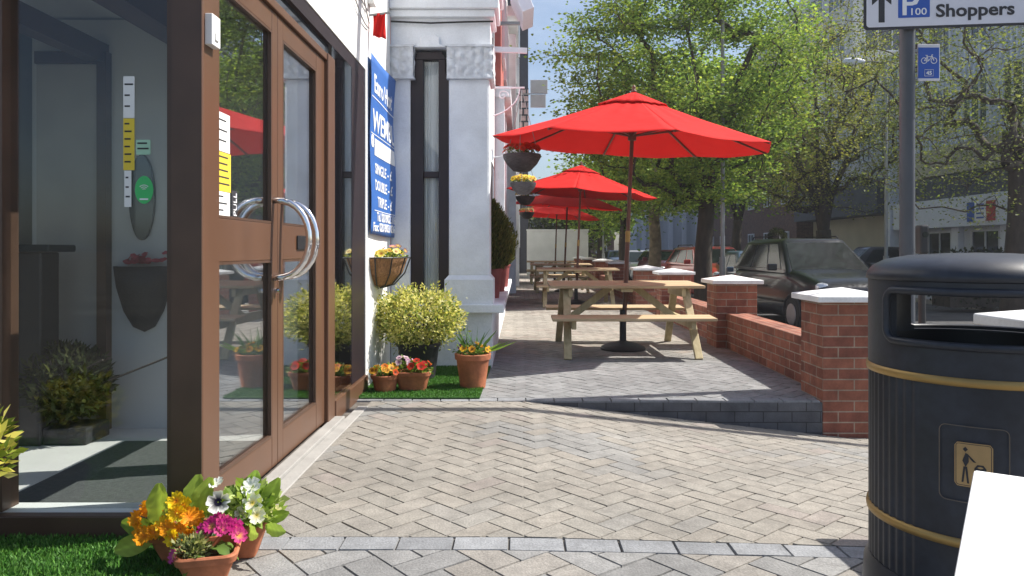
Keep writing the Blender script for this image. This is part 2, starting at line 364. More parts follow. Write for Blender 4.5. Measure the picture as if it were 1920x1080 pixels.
def herringbone(x0, x1, y0, y1, ang, L_, W_, colfn, zfn, gap=.0032, ch=.0025, seed=3):
    rr = random.Random(seed); mb = MB(); mb.col = (0,0,0)
    ca, sa = math.cos(ang), math.sin(ang); cx, cy = (x0+x1)/2, (y0+y1)/2
    rad = math.hypot(x1-x0, y1-y0)/2 + .5; n = int(rad/W_/1.2)+3
    for a in range(-n, n+1):
        for b in range(-n, n+1):
            ox, oy = (a+2*b)*W_, (a-2*b)*W_
            if math.hypot(ox, oy) > rad+.3: continue
            for (bx, by, bl, bw) in ((ox, oy, L_, W_), (ox, oy+W_, W_, L_)):
                mx_, my_ = bx+bl/2, by+bw/2
                X, Y = cx+mx_*ca-my_*sa, cy+mx_*sa+my_*ca
                if X < x0-.12 or X > x1+.12 or Y < y0-.12 or Y > y1+.12: continue
                poly = [(cx+u*ca-v*sa, cy+u*sa+v*ca) for (u, v) in ((bx+gap/2, by+gap/2), (bx+bl-gap/2, by+gap/2), (bx+bl-gap/2, by+bw-gap/2), (bx+gap/2, by+bw-gap/2))]
                for (ax, lim, sg) in ((0, x0, 1), (0, x1, -1), (1, y0, 1), (1, y1, -1)):      # cut blocks at the edge of the area
                    out = []
                    for p, q in zip(poly, poly[1:]+poly[:1]):
                        dp, dq = sg*(p[ax]-lim), sg*(q[ax]-lim)
                        if dp >= 0: out.append(p)
                        if dp*dq < 0: t_ = dp/(dp-dq); out.append((p[0]+(q[0]-p[0])*t_, p[1]+(q[1]-p[1])*t_))
                    poly = out
                    if len(poly) < 3: break
                if len(poly) < 3: continue
                area = abs(sum(p[0]*q[1]-q[0]*p[1] for p, q in zip(poly, poly[1:]+poly[:1])))/2
                if area < .00015: continue
                mx2 = sum(p[0] for p in poly)/len(poly); my2 = sum(p[1] for p in poly)/len(poly)
                jz = rr.uniform(-.0011, .001); tx = rr.uniform(-.007,.007); ty = rr.uniform(-.007,.007)
                mb.col = colfn(X, Y, rr); k_ = len(poly); vs = [(p[0], p[1], zfn(p[0], p[1])-.012) for p in poly]
                for p in poly:
                    d_ = math.hypot(p[0]-mx2, p[1]-my2) or 1; f_ = max(.5, 1-ch*1.5/d_); q = (mx2+(p[0]-mx2)*f_, my2+(p[1]-my2)*f_)
                    vs.append((q[0], q[1], zfn(q[0], q[1]) + jz + tx*(q[0]-X) + ty*(q[1]-Y)))
                mb.add(vs, [tuple(range(k_, 2*k_))]+[(i, (i+1)%k_, k_+(i+1)%k_, k_+i) for i in range(k_)])
    return mb
def rowblocks(mb, x0, x1, y0, y1, along, length, colfn, zfn, seed=1, gap=.005, top=0.0):
    rr = random.Random(seed); p = x0 if along == 'x' else y0; e = x1 if along == 'x' else y1
    while p < e-.02:
        q = min(p+length, e); mb.col = colfn(p, y0, rr)
        a0, a1, b0, b1 = (p+gap/2, q-gap/2, y0+gap/2, y1-gap/2) if along == 'x' else (x0+gap/2, x1-gap/2, p+gap/2, q-gap/2)
        c = .003; pts = [(a0,b0,-.012),(a1,b0,-.012),(a1,b1,-.012),(a0,b1,-.012),(a0+c,b0+c,0),(a1-c,b0+c,0),(a1-c,b1-c,0),(a0+c,b1-c,0)]
        j = rr.uniform(-.001,.002)
        mb.add([(x,y,zfn(x,y)+z+top+(j if z==0 else 0)) for x,y,z in pts], [(4,5,6,7),(0,1,5,4),(1,2,6,5),(2,3,7,6),(3,0,4,7)]); p = q
def blend(a, b, t): return tuple(x*(1-t)+y*t for x, y in zip(a, b))
def col_fore(x, y, rr):
    base = blend((.252,.231,.200), (.240,.225,.197), rr.random())
    n = mnoise.noise(Vector((x*1.3, y*1.3, 0)))
    if n > .12 and rr.random() < .7: base = blend(base, (.228,.224,.212), min(1, (n-.12)*4))
    if rr.random() < .06: base = (.25,.222,.198)
    k = rr.uniform(.955, 1.045); return tuple(c*k for c in base)
def col_near(x, y, rr):
    base = (.222,.220,.215) if rr.random() < .55 else (.245,.228,.205)
    k = rr.uniform(.86, 1.12); return tuple(c*k for c in base)
def col_grey(x, y, rr):
    k = rr.uniform(.9,1.1); return (.225*k,.232*k,.242*k)
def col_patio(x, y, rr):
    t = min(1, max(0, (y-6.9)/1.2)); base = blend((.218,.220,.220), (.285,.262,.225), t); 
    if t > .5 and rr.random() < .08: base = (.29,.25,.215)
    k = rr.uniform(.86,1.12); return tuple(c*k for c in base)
fl = lambda x, y: 0.0
a45 = R(45)
mb = herringbone(-1.04, 2.9, 2.70, 5.13, a45, .2, .1, col_fore, gz, seed=4); struct(mb.build('forecourt_paving', M['paver']))
mb = herringbone(-1.04, 2.9, 0.2, 2.58, R(40), .24, .12, col_near, gz, seed=5); struct(mb.build('near_paving', M['paver']))
mb = MB(); rowblocks(mb, -1.04, 2.9, 2.58, 2.70, 'x', .2, col_grey, gz, 5); struct(mb.build('paving_border', M['paver']))
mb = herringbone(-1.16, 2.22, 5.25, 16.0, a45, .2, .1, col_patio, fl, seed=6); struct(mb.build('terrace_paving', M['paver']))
mb = MB(); rowblocks(mb, -1.16, 2.1, 5.14, 5.25, 'x', .2, col_grey, fl, 8)
struct(mb.build('terrace_edging', M['paver']))
mb = MB(); mb.add([(-1.16,16,-.003),(2.22,16,-.003),(2.22,33,-.003),(-1.16,33,-.003)], [(0,1,2,3)])
M['far_paver'] = brick_mat('far_block_paving', (.36,.31,.27), (.30,.28,.26), (.16,.15,.14), .2, .1, .008, .2)
struct(mb.build('terrace_far_paving', M['far_paver']))
# bedding under the blocks: one continuous sheet following the fall of the forecourt
mb = MB(); nx, ny = 20, 24; xs = np.linspace(-3.2, 2.9, nx); ys = np.linspace(-1.5, 5.139, ny)
mb.add([(x, y, gz(x,y)-.009) for y in ys for x in xs], [(j*nx+i, j*nx+i+1, (j+1)*nx+i+1, (j+1)*nx+i) for j in range(ny-1) for i in range(nx-1)])
struct(mb.build('paving_bed', M['joint']))
mb = MB(); mb.box(-1.3, 2.215, 5.16, 33, -.46, -.010); struct(mb.build('terrace_base', M['joint']))
mb = MB(); mb.box(.0, 2.112, 5.142, 5.159, -.40, -.011); struct(mb.build('terrace_step', M['step']))
mb = MB(); mb.box(-1.157, -1.09, 2.86, 4.58, -.004, .022); mb.box(-1.09, -1.02, 2.74, 4.95, -.004, .006)
struct(mb.build('door_threshold', M['kerb'], bevel=.004))
# ------------------------------------------------------------------ foliage helpers
def unit(a): return a/np.maximum(np.linalg.norm(a, axis=-1, keepdims=True), 1e-9)
def leaf_arrays(P, D, size, cols, width=.5, fold=.15, up=None):
    """diamond leaves: base P, direction D, length size"""
    n = len(P); size = np.broadcast_to(size, (n,))[:, None]
    D = unit(D); rv = rng.normal(size=(n,3)) if up is None else up + .35*rng.normal(size=(n,3))
    X = unit(np.cross(D, rv)); Nn = np.cross(X, D)
    a = P; b = P + D*size*.48 + X*size*width*.5 + Nn*size*fold; c = P + D*size; d = P + D*size*.48 - X*size*width*.5 + Nn*size*fold
    V = np.stack([a,b,c,d], 1).reshape(-1,3); F = np.arange(4*n).reshape(-1,4); C = np.repeat(cols, 4, 0)
    return V, F, C
def join(parts):
    V=[];F=[];C=[];k=0
    for v,f,c in parts: V.append(v);F.append(f+k);C.append(c);k+=len(v)
    return np.concatenate(V), np.concatenate(F), np.concatenate(C)
def pal(n, cols, jit=.18):
    cols = np.array(cols); c = cols[rng.integers(0, len(cols), n)]
    return np.clip(c*(1+jit*rng.normal(size=(n,1))), .004, .95)
def flower(P, Nn, r, col, ccol=None, petals=5):
    """rounded petals around a centre: quads"""
    out=[]; Nn=np.array(Nn)/np.linalg.norm(Nn); t=np.cross(Nn,[.3,.9,.2]); t/=np.linalg.norm(t); b=np.cross(Nn,t)
    for k in range(petals):
        a=2*math.pi*k/petals+.3; d=t*math.cos(a)+b*math.sin(a); s=-t*math.sin(a)+b*math.cos(a); w_=r*.62
        p=[P+d*r*.05, P+d*r*.55+s*w_+Nn*r*.12, P+d*r*1.0+s*w_*.45+Nn*r*.2, P+d*r*1.0-s*w_*.45+Nn*r*.2, P+d*r*.55-s*w_+Nn*r*.12]
        v=np.array([p[0],p[1],p[2],p[3],p[0],p[3],p[4],(p[0]+p[4])/2]); kk=np.clip(np.array(col)*(1+.12*rng.normal()),0,.95)
        cc=np.tile(kk,(8,1))
        if ccol is not None: cc[0]=ccol; cc[4]=ccol; cc[7]=(np.array(ccol)+kk)/2
        out.append((v,np.array([[0,1,2,3],[4,5,6,7]]),cc))
    if ccol is not None:
        q=r*.2; v=np.array([P+t*q+Nn*r*.16,P+b*q+Nn*r*.16,P-t*q+Nn*r*.16,P-b*q+Nn*r*.16]); out.append((v,np.array([[0,1,2,3]]),np.tile(np.array(ccol),(4,1))))
    return out
def turf(name, label, poly, z, n, hgt=.022):
    xs=[p[0] for p in poly]; ys=[p[1] for p in poly]
    base=MB(); base.prism(poly, lambda x,y,t:(x,y,t), z, z+.008); o=base.build(name, M['turf_back']); tag(o, label, 'turf mat')
    P=np.stack([rng.uniform(min(xs),max(xs),n), rng.uniform(min(ys),max(ys),n), np.full(n,z+.007)],1)
    def inside(p):
        c=np.zeros(len(p),bool); j=len(poly)-1
        for i in range(len(poly)):
            xi,yi=poly[i]; xj,yj=poly[j]
            c^=((yi>p[:,1])!=(yj>p[:,1]))&(p[:,0]<(xj-xi)*(p[:,1]-yi)/((yj-yi) or 1e-9)+xi); j=i
        return c
    P=P[inside(P)]; n=len(P); D=np.stack([.45*rng.normal(size=n),.45*rng.normal(size=n),np.ones(n)],1)
    V,F,C=leaf_arrays(P,D,hgt*rng.uniform(.6,1.25,n),pal(n,[(.055,.165,.025),(.075,.20,.03),(.045,.13,.02),(.10,.22,.045)]),.28,.05)
    b=sheet_mesh('grass_blades',V,F,C,M['grass'],o); b['kind']='stuff'
    return o
# ------------------------------------------------------------------ glazed porch
X0=-1.16
por=thing('glazed_porch','brown framed glass porch with double doors, half ring pulls and white notices on the glass','porch',(0,0,0))
b=MB(); b.box(-1.273,X0,2.69,2.845,-.02,2.41); b.build('corner_post',M['brown'],por,bevel=.006)
b=MB(); b.box(-1.2729,-1.1615,2.6845,2.6898,-.02,2.41); b.build('post_shade_sheet',M['brown_dark'],por)  # added dark sheet that paints shade onto the post's front face
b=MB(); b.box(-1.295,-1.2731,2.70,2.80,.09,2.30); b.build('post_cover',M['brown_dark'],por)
def leafdoor(y0,y1,st0,st1,hand):
    d=MB(); x1=X0-.012; x0=X0-.058
    d.box(x0,x1,y0,y0+st0,.02,2.19); d.box(x0,x1,y1-st1,y1,.02,2.19)
    a,c=y0+st0,y1-st1
    d.box(x0,x1-.001,a,c,.02,.168); d.box(x0,x1-.001,a,c,1.005,1.178); d.box(x0,x1-.001,a,c,2.09,2.19)
    o=d.build('door',M['brown'],por,bevel=.004)
    for (za,zb) in ((.168,1.005),(1.178,2.09)):
        q=MB(); q.box(X0-.038,X0-.032,a,c,za,zb); q.build('glazing',M['glass'],o)
        q=MB(); t=.011
        q.box(X0-.030,X0-.0125,a,a+t,za,zb); q.box(X0-.030,X0-.0125,c-t,c,za,zb); q.box(X0-.030,X0-.0125,a+t,c-t,za,za+t); q.box(X0-.030,X0-.0125,a+t,c-t,zb-t,zb)
        q.build('glazing_bead',M['brown_dark'],o)
    return o
d1=leafdoor(2.8455,3.558,.012,.078,1); d2=leafdoor(3.562,4.41,.078,.175,-1)
for o_,yy in ((d1,3.50),(d2,3.625)):
    for sgn,nm in ((1,'pull_handle'),(-1,'inner_pull_handle')):
        h=MB(); pts=[]
        for k in range(17):
            a=-math.pi/2+math.pi*k/16; pts.append((X0-(.012 if sgn>0 else .058)+sgn*.17*math.cos(a)**.8 if math.cos(a)>1e-6 else X0-(.012 if sgn>0 else .058), yy+.0, 1.105+.185*math.sin(a)))
        h.tube(pts,.016,12); h.build(nm,M['chrome'],o_,smooth=True)
q=MB(); q.box(X0-.011,X0-.004,3.86,4.03,1.055,1.13); q.build('lock_plate',M['black'],d2,bevel=.003)
q=MB(); q.tube([(X0-.011,3.52,.86),(X0+.012,3.52,.86)],.012,12); q.build('lock_barrel',M['chrome'],d1)
f=MB(); f.box(X0-.09,X0+.012,4.412,4.57,-.01,2.235); f.build('jamb',M['brown'],por,bevel=.006)
f=MB(); f.box(X0-.09,X0+.004,2.8455,4.4115,2.192,2.235); f.build('door_head',M['brown'],por,bevel=.004)
f=MB(); f.box(X0-.10,X0-.006,2.8455,5.52,2.321,2.41); f.build('fascia',M['oxblood'],por)
f=MB(); f.box(X0-.06,X0-.03,2.8455,4.5695,2.236,2.3205); f.build('transom',M['dark_glass'],por)
f=MB(); f.box(X0-.09,X0-.004,5.10,5.52,.12,2.32); f.build('end_mullion',M['oxblood'],por,bevel=.004)
f=MB(); f.box(X0-.012,X0-.006,4.571,5.089,.12,2.32); f.build('side_light',M['glass'],por)
f=MB(); f.box(X0-.09,X0+.02,4.571,5.53,-.01,.119); f.build('side_sill',M['brown'],por,bevel=.006)
f=MB(); f.box(-3.05,-1.274,2.70,2.80,-.02,.0745); f.build('front_sill',M['brown_dark'],por,bevel=.004)
f=MB(); f.box(-3.05,-1.296,2.7405,2.805,.0755,.0902); f.build('inner_sill',M['paper'],por)
f=MB(); f.box(-3.05,-1.296,2.742,2.748,.0905,2.30); f.build('front_pane',M['pane'],por)
f=MB(); f.box(-3.05,-1.274,2.70,2.80,2.301,2.41); f.build('front_head',M['brown_dark'],por)
f=MB(); f.box(-1.965,-1.90,2.70,2.79,.0905,2.30); f.build('front_mullion',M['brown_dark'],por)
q=MB(); q.box(X0-.0005,X0+.028,2.708,2.782,1.81,1.925); q.box(X0+.0281,X0+.034,2.73,2.76,1.83,1.86); q.build('entry_sensor',M['paper'],por,bevel=.008)
def notice(nm,box_,m,rows=0,m2=None):
    q=MB(); q.box(*box_); o=q.build(nm,m,por)
    if rows:
        t=MB(); x0_,x1_,y0_,y1_,z0_,z1_=box_
        rr=random.Random(int(z0_*1e4))
        for k in range(rows):
            zz=z1_-(z1_-z0_)*(k+.8)/(rows+.8)
            if x1_-x0_ < y1_-y0_: t.box(x1_,x1_+.0008,y0_+.012,y0_+.012+(y1_-y0_-.024)*rr.uniform(.5,1),zz,zz+.006)
            else: t.box(x0_+.005,x0_+.005+(x1_-x0_-.01)*rr.uniform(.5,1),y0_-.0008,y0_,zz,zz+.006)
        t.build('print_lines',M['ink'],o)
xg=X0-.0315
notice('notice',(xg,xg+.001,2.875,3.02,1.447,1.602),M['paper'],3); notice('notice',(xg,xg+.001,2.875,3.03,1.288,1.444),M['yellow'],5); notice('notice',(xg,xg+.001,2.885,3.02,1.182,1.286),M['paper'],3)
yg=2.7405
def fx(px): return (px-975)*2.74/1380
def fz(py): return EYE+(470-py)*2.74/1380
for (a,c,d,e,m_,r_) in ((231,252,143,221,'paper',3),(231,252,222,319,'yellow',6),(233,246,320,388,'paper',3)):
    notice('notice',(fx(a),fx(c),yg,yg+.001,fz(e),fz(d)),M[m_],r_)
notice('card',(fx(255),fx(282),yg,yg+.001,fz(290),fz(262)),M['pale_green'],2)
q=MB(); q.prism([(fx(270)+.034*math.cos(t*math.pi/16),fz(356)+.052*math.sin(t*math.pi/16)) for t in range(32)],lambda x,z,t:(x,t,z),yg,yg+.001); st=q.build('round_sticker',M['green_sticker'],por)
q=MB()
for r_ in (.008,.015,.022): q.tube([(fx(270)+r_*math.cos(R(a_)),yg-.001,fz(358)+r_*math.sin(R(a_))) for a_ in range(45,136,15)],.0016,5)
q.box(fx(262),fx(278),yg-.0015,yg-.0005,fz(375),fz(372)); q.build('signal_symbol',M['letter'],st)
q=MB(); q.box(xg,xg+.001,3.04,3.10,1.185,1.30); pc=q.build('pull_card',M['ink'],por)
text_obj('lettering','PULL',.05,M['letter'],pc,frameM((xg+.0015,3.088,1.195),(0,0,1),(0,-1,0)),width=.095)
# interior of the porch
f=MB(); f.box(-3.05,-1.22,2.852,5.6,-.05,.012); f.build('floor_tile',M['tile'],por)
f=MB(); f.box(-2.135,-1.27,2.86,3.98,.0125,.022); f.build('entrance_mat',M['mat'],por)  # real mat, widened so its dark colour deepens the door rail's shadow band
f=MB(); f.box(-2.85,-1.30,4.30,5.44,.0125,2.40); f.build('inner_wall',M['inner'],por)
f=MB(); f.box(-2.44,-2.385,4.24,4.299,.0125,2.20); f.box(-2.80,-2.441,4.24,4.299,2.13,2.20); f.box(-2.85,-2.80,3.20,3.26,.0125,2.35); f.build('inner_door_frame',M['brown_dark'],por)
f=MB(); f.box(-2.80,-2.441,4.262,4.299,.0125,2.129); f.build('inner_door_panel',M['inner_dark'],por)
f=MB(); f.box(-2.86,-2.80,2.86,4.239,2.36,2.40); f.build('inner_head',M['brown_dark'],por)
f=MB(); f.box(-2.50,-2.40,2.81,4.299,2.14,2.25); f.build('ceiling_beam',M['brown_dark'],por)
f=MB(); f.box(-1.95,-1.80,2.81,4.299,2.19,2.33); f.build('ceiling_beam',M['brown_dark'],por)
f=MB(); f.box(-3.1,-1.2,2.81,5.5,2.412,2.50); f.build('ceiling',M['inner'],por)
f=MB(); f.box(-3.3,-3.06,2.70,5.5,.0,2.5); f.build('inner_side_wall',M['inner_dark'],por)
f=MB(); f.box(-1.90,-1.45,4.22,4.235,1.965,1.985); f.tube([(-1.92,4.26,2.0),(-1.90,4.23,1.98)],.02,8); f.build('door_closer',M['galv'],por)
mi=MB(); mi.prism([(-2.20+.075*math.cos(t*math.pi/20),1.36+.25*math.sin(t*math.pi/20)) for t in range(40)],lambda x,z,t:(x,t,z),4.275,4.298); tag(mi.build('oval_reflection',M['dark_glass'],bevel=.004),'dark narrow oval mirror on the pale wall inside the porch','reflection')  # dark solid oval put in for a shape reflected in the porch glass
wp=thing('cone_planter','dark cone shaped wall planter with a pink flower inside the porch','planter',(-2.19,4.295,.58))
b=MB(); n=14; pr=[(0,.0),(.06,.03),(.11,.12),(.15,.26),(.165,.38)]
vs=[];fs=[]
for r_,z in pr:
    for k in range(n+1):
        a=math.pi+math.pi*k/n; vs.append((r_*math.cos(a),r_*.8*math.sin(a)-.001,z))
for i in range(len(pr)-1):
    for k in range(n): fs.append((i*(n+1)+k,i*(n+1)+k+1,(i+1)*(n+1)+k+1,(i+1)*(n+1)+k))
b.add(vs,fs); b.build('basket',M['iron'],wp,solid=.008,smooth=True)
fp=[]
for k in range(40): fp+=flower(np.array([rng.normal()*.05-.0,-.05+rng.normal()*.02,.40+abs(rng.normal())*.02]),[rng.normal()*.5,-.6,.8],.018,(.42,.09,.12))
V,F,C=join(fp); sheet_mesh('flowers',V,F,C,M['petal'],wp)
cs=thing('console_table','dark narrow console table standing inside the porch','table',(-2.62,3.98,.0125))
b=MB(); b.box(-.16,.15,-.12,.12,1.03,1.07); b.build('table_top',M['black'],cs,bevel=.01)
b=MB(); b.box(-.08,.08,-.08,.08,0,1.029); b.build('pedestal',M['black'],cs,bevel=.008)
# solid dark shrub standing in for one reflected in the front pane
sh=thing('reflected_shrub','dark leafy shrub in a low trough, standing in for one reflected in the porch front glass','shrub',(-2.50,4.02,.0125))
b=MB(); b.box(-.20,.19,-.10,.13,0,.09); b.build('trough',M['iron'],sh,bevel=.01)
n=2600; P=rng.normal(size=(n,3)); P=unit(P)*rng.uniform(.35,1,(n,1))**.5*np.array([.25,.17,.20])+np.array([.0,0,.32])
V,F,C=leaf_arrays(P,P-np.array([.02,0,.2])+.2*rng.normal(size=P.shape),rng.uniform(.04,.075,n),pal(n,[(.035,.05,.02),(.05,.07,.025),(.03,.04,.02),(.08,.09,.035)]),.34)
sheet_mesh('foliage',V,F,C,M['leaf'],sh)
b=MB()
for k in range(9): b.tube([(rng.normal()*.03,rng.normal()*.02,.06),(rng.normal()*.08,rng.normal()*.04,.25),(rng.normal()*.16,rng.normal()*.08,.45)],.006,5)
b.build('stem',M['bark'],sh)

# ------------------------------------------------------------------ hotel building (behind and beside the porch)
ho=thing('hotel_building','white painted hotel front with a tall dark framed bay window and carved capitals','building',(0,0,0))
b=MB(); b.box(-3.4,X0,2.69,5.53,2.512,4.6); b.box(-1.6,X0,5.531,6.58,-.02,4.6); b.build('wall',M['white'],ho)
b=MB(); b.box(-3.4,-1.0,2.55,6.58,4.601,4.75); b.build('roof_edge',M['stone_white'],ho)
b=MB(); b.box(X0-.01,X0+.0,2.846,5.53,2.4115,2.5115); b.box(-3.4,X0-.0105,2.69,5.53,2.5005,2.5118); b.build('head_band',M['white'],ho)
FY=6.6
def xx(px,Y=FY): return (px-975)*Y/1380
def zz(py,Y=FY): return EYE+(470-py)*Y/1380
# plinth with sill
b=MB(); b.box(-1.16,-.252,FY+.02,12.5,-.02,.495); b.build('plinth',M['stone_white'],ho)
b=MB(); b.box(-1.16,-.143,FY-.07,FY+.25,.496,.572); b.box(-.60,-.143,FY+.2505,12.6,.496,.566); b.build('sill',M['stone_white'],ho,bevel=.008)
# pilaster, column, bases, capitals
b=MB(); b.box(-1.16,-.985,FY,FY+.3,.573,2.62); b.build('pilaster',M['stone_white'],ho,bevel=.01)
b=MB(); b.box(-.640,-.272,FY,FY+.37,.815,2.60); b.build('column',M['stone_white'],ho,bevel=.022)
b=MB(); b.box(-.675,-.240,FY-.03,FY+.40,.5725,.79); b.add([(-.675,FY-.03,.79),(-.24,FY-.03,.79),(-.24,FY+.40,.79),(-.675,FY+.40,.79),(-.64,FY,.83),(-.272,FY,.83),(-.272,FY+.37,.83),(-.64,FY+.37,.83)],[(0,1,5,4),(1,2,6,5),(2,3,7,6),(3,0,4,7),(4,5,6,7)]); b.build('column_base',M['stone_white'],ho)
for (xa,xb,ya,yb) in ((-.655,-.245,FY-.025,FY+.39),(-1.16,-.955,FY-.025,FY+.31)):
    c=MB(); nx_,nz_=26,18
    # carved block: leaf relief in the geometry
    def carve(u,v): return .016*abs(math.sin(u*19)*math.cos(v*13+u*5))+.010*mnoise.noise(Vector((u*12,v*12,xa*9)))
    front=[(xa+(xb-xa)*i/nx_, ya-carve((xb-xa)*i/nx_*2,j/nz_*.54), 2.60+.27*j/nz_) for j in range(nz_+1) for i in range(nx_+1)]
    c.add(front,[(j*(nx_+1)+i,j*(nx_+1)+i+1,(j+1)*(nx_+1)+i+1,(j+1)*(nx_+1)+i) for j in range(nz_) for i in range(nx_)])
    side=[(xb+carve((yb-ya)*i/nx_*2+3,j/nz_*.54)*.8, ya+(yb-ya)*i/nx_, 2.60+.27*j/nz_) for j in range(nz_+1) for i in range(nx_+1)]
    c.add(side,[(j*(nx_+1)+i,j*(nx_+1)+i+1,(j+1)*(nx_+1)+i+1,(j+1)*(nx_+1)+i) for j in range(nz_) for i in range(nx_)])
    c.box(xa,xb,ya+.002,yb,2.601,2.869); c.box(xa-.0,xb+.012,ya-.016,yb+.012,2.585,2.6005); c.box(xa,xb+.012,ya-.02,yb+.012,2.8695,2.889)
    c.build('capital',M['carved'],ho,smooth=False)
b=MB(); b.prism([(-.955,2.87),(-.655,2.87),(-.72,2.90),(-.72,2.955),(-.755,2.985),(-.86,2.985),(-.895,2.955),(-.895,2.90)],lambda x,z,t:(x,t,z),FY-.02,FY+.2); b.build('keystone',M['stone_white'],ho,bevel=.008)
b=MB(); b.box(-1.16,-.268,FY+.012,FY+.40,2.89,4.8); b.box(-1.16,-.43,FY+.40,12.4,2.60,4.8); b.build('upper_wall',M['stone_white'],ho)
b=MB(); b.box(-1.16,-.225,FY-.045,FY+.44,3.135,3.20); b.box(-1.16,-.19,FY-.085,FY+.46,3.2005,3.36); b.box(-1.16,-.16,FY-.11,FY+.48,3.3605,3.42); b.build('cornice',M['stone_white'],ho,bevel=.008)
b=MB(); b.tube([(-1.155,FY-.02,3.10),(-.8,FY-.02,3.085),(-.5,FY-.02,3.095),(-.24,FY-.02,3.10)],.008,6); b.build('cable_run',M['wire'],ho)
# window in the bay
wn=MB(); y0,y1=FY+.03,FY+.11
wn.prism([(-.984,.573),(-.87,.573),(-.87,2.77),(-.955,2.77),(-.955,2.66),(-.984,2.60)],lambda x,z,t:(x,t,z),y0,y1)
wn.prism([(-.735,.573),(-.6405,.573),(-.6405,2.60),(-.67,2.66),(-.67,2.77),(-.735,2.77)],lambda x,z,t:(x,t,z),y0,y1)
wn.prism([(-.955,2.7705),(-.67,2.7705),(-.70,2.84),(-.925,2.84)],lambda x,z,t:(x,t,z),y0,y1)
wn.box(-.8695,-.7355,y0+.01,y1,1.71,1.765); wn.box(-.8695,-.7355,y0+.01,y1,.573,.64)
wi=wn.build('window_frame',M['oxblood'],ho,bevel=.006)
q=MB(); q.box(-.869,-.736,y0+.045,y0+.05,.64,1.71); q.box(-.869,-.736,y0+.045,y0+.05,1.765,2.77); q.build('window_pane',M['pane'],wi)
q=MB(); 
for k in range(24):
    x=-.87+.0058*k; q.add([(x,y0+.075+.010*math.sin(k*1.9),.6),(x+.0058,y0+.075+.010*math.sin((k+1)*1.9),.6),(x+.0058,y0+.075+.010*math.sin((k+1)*1.9),2.8),(x,y0+.075+.010*math.sin(k*1.9),2.8)],[(0,1,2,3)])
q.build('curtain',M['curtain'],wi,smooth=True)
b=MB(); b.box(-1.16,-.44,FY+.40,12.4,.573,2.599); b.build('bay_wall',M['stone_white'],ho)
for k in range(3):
    y=8.2+1.5*k; q=MB(); q.box(-.4395,-.425,y,y+.9,.95,2.4); wf=q.build('window_frame',M['oxblood'],ho); q=MB(); q.box(-.4249,-.42,y+.06,y+.84,1.0,2.35); q.build('window_pane',M['dark_glass'],wf)

# blue banner on the sunlit strip of wall
bn=thing('banner','blue hanging banner with white room rate lettering on the sunlit white wall','banner',(X0+.012,0,0))
b=MB(); n=24; v=[];fc=[]
by0,by1=5.60,6.63; bz0,bz1=1.18,2.56
def bx_(y,z):
    u=(y-by0)/(by1-by0); v_=(z-bz0)/(bz1-bz0); return .006+.035*max(0,u-.62)*(1+.8*math.sin(v_*7))+.006*math.sin(v_*9+u*4)+.006
for j in range(n+1):
    for i in range(n+1):
        y=by0+(by1-by0)*i/n; z=bz0+(bz1-bz0)*j/n+.03*math.sin(i/n*2.2)*(j/n-.5); v.append((bx_(y,z),y,z))
fc=[(j*(n+1)+i,j*(n+1)+i+1,(j+1)*(n+1)+i+1,(j+1)*(n+1)+i) for j in range(n) for i in range(n)]
b.add(v,fc); b.build('banner_sheet',M['banner'],bn,solid=.003,smooth=True)
def btxt(s,y,z,size,width,bold=.004):
    o=text_obj('lettering',s,size,M['letter'],bn,frameM((0,y,z),(0,1,0),(0,0,1)),width=width,bold=bold,ext=.001)
    for v_ in o.data.vertices: v_.co.x=bx_(v_.co.y,v_.co.z)+.004+(.001 if v_.co.x>0 else -.001)
btxt('Euro Hot',by0+.10,2.285,.20,.80); btxt('WEMBL',by0+.06,1.985,.235,.92,.003)
btxt('@',by0+.03,1.875,.10,.11,.004); btxt('SINGLE - £',by0+.18,1.66,.115,.66,.002); btxt('DOUBLE - £',by0+.17,1.53,.115,.70,.002); btxt('TRIPLE - £',by0+.25,1.40,.115,.62,.002)
btxt('Tel. 020 8902 316',by0+.20,1.285,.10,.80,.002); btxt('Fax: 020 8903 036',by0+.07,1.205,.095,.92,.002)
def strip(nm,ya,yb,za,zb):
    q=MB(); k=14
    v=[];
    for zc in (za,zb):
        for i in range(k+1):
            y=ya+(yb-ya)*i/k; v.append((bx_(y,zc)+.004,y,zc))
    q.add(v,[(i,i+1,k+2+i,k+1+i) for i in range(k)]); q.build(nm,M['letter'],bn,solid=.001)
strip('rule',by0+.1,by1-.04,1.362,1.368); strip('rule',by0+.02,by1-.02,2.235,2.243); strip('rule',by0+.02,by1-.02,1.955,1.961)
strip('blank_bar',by0+.16,by1-.06,1.80,1.93)
# red pennant and loose cables above the banner
pn=thing('red_pennant','small red cloth hanging from a bracket high on the white wall','pennant',(X0,5.66,2.86))
b=MB(); b.bar((0,0,0),(.16,0,.02),.014,.014); b.build('bracket',M['galv'],pn)
b=MB(); k=8; b.add([(.03+.012*i,.018*math.sin(i*1.3+j*.6),.01-.17*j/6-.02*i/k*j/6) for j in range(7) for i in range(k+1)],[(j*(k+1)+i,j*(k+1)+i+1,(j+1)*(k+1)+i+1,(j+1)*(k+1)+i) for j in range(6) for i in range(k)]); b.build('cloth',M['red_cloth'],pn,solid=.003,smooth=True)
cb=MB()
for k,(a_,c_) in enumerate((((5.0,3.2),(5.6,2.78)),((4.6,3.05),(5.55,2.86)),((4.85,2.95),(5.6,2.74)))):
    cb.tube([(X0+.012+.02*math.sin(3*t)*t*(1-t),a_[0]+(c_[0]-a_[0])*t,a_[1]+(c_[1]-a_[1])*t-.16*t*(1-t)*(k+1)*.7) for t in np.linspace(0,1,9)],.005,6)
tag(cb.build('loose_cable',M['galv']),'thin grey cables looping over the white wall above the porch','cable')
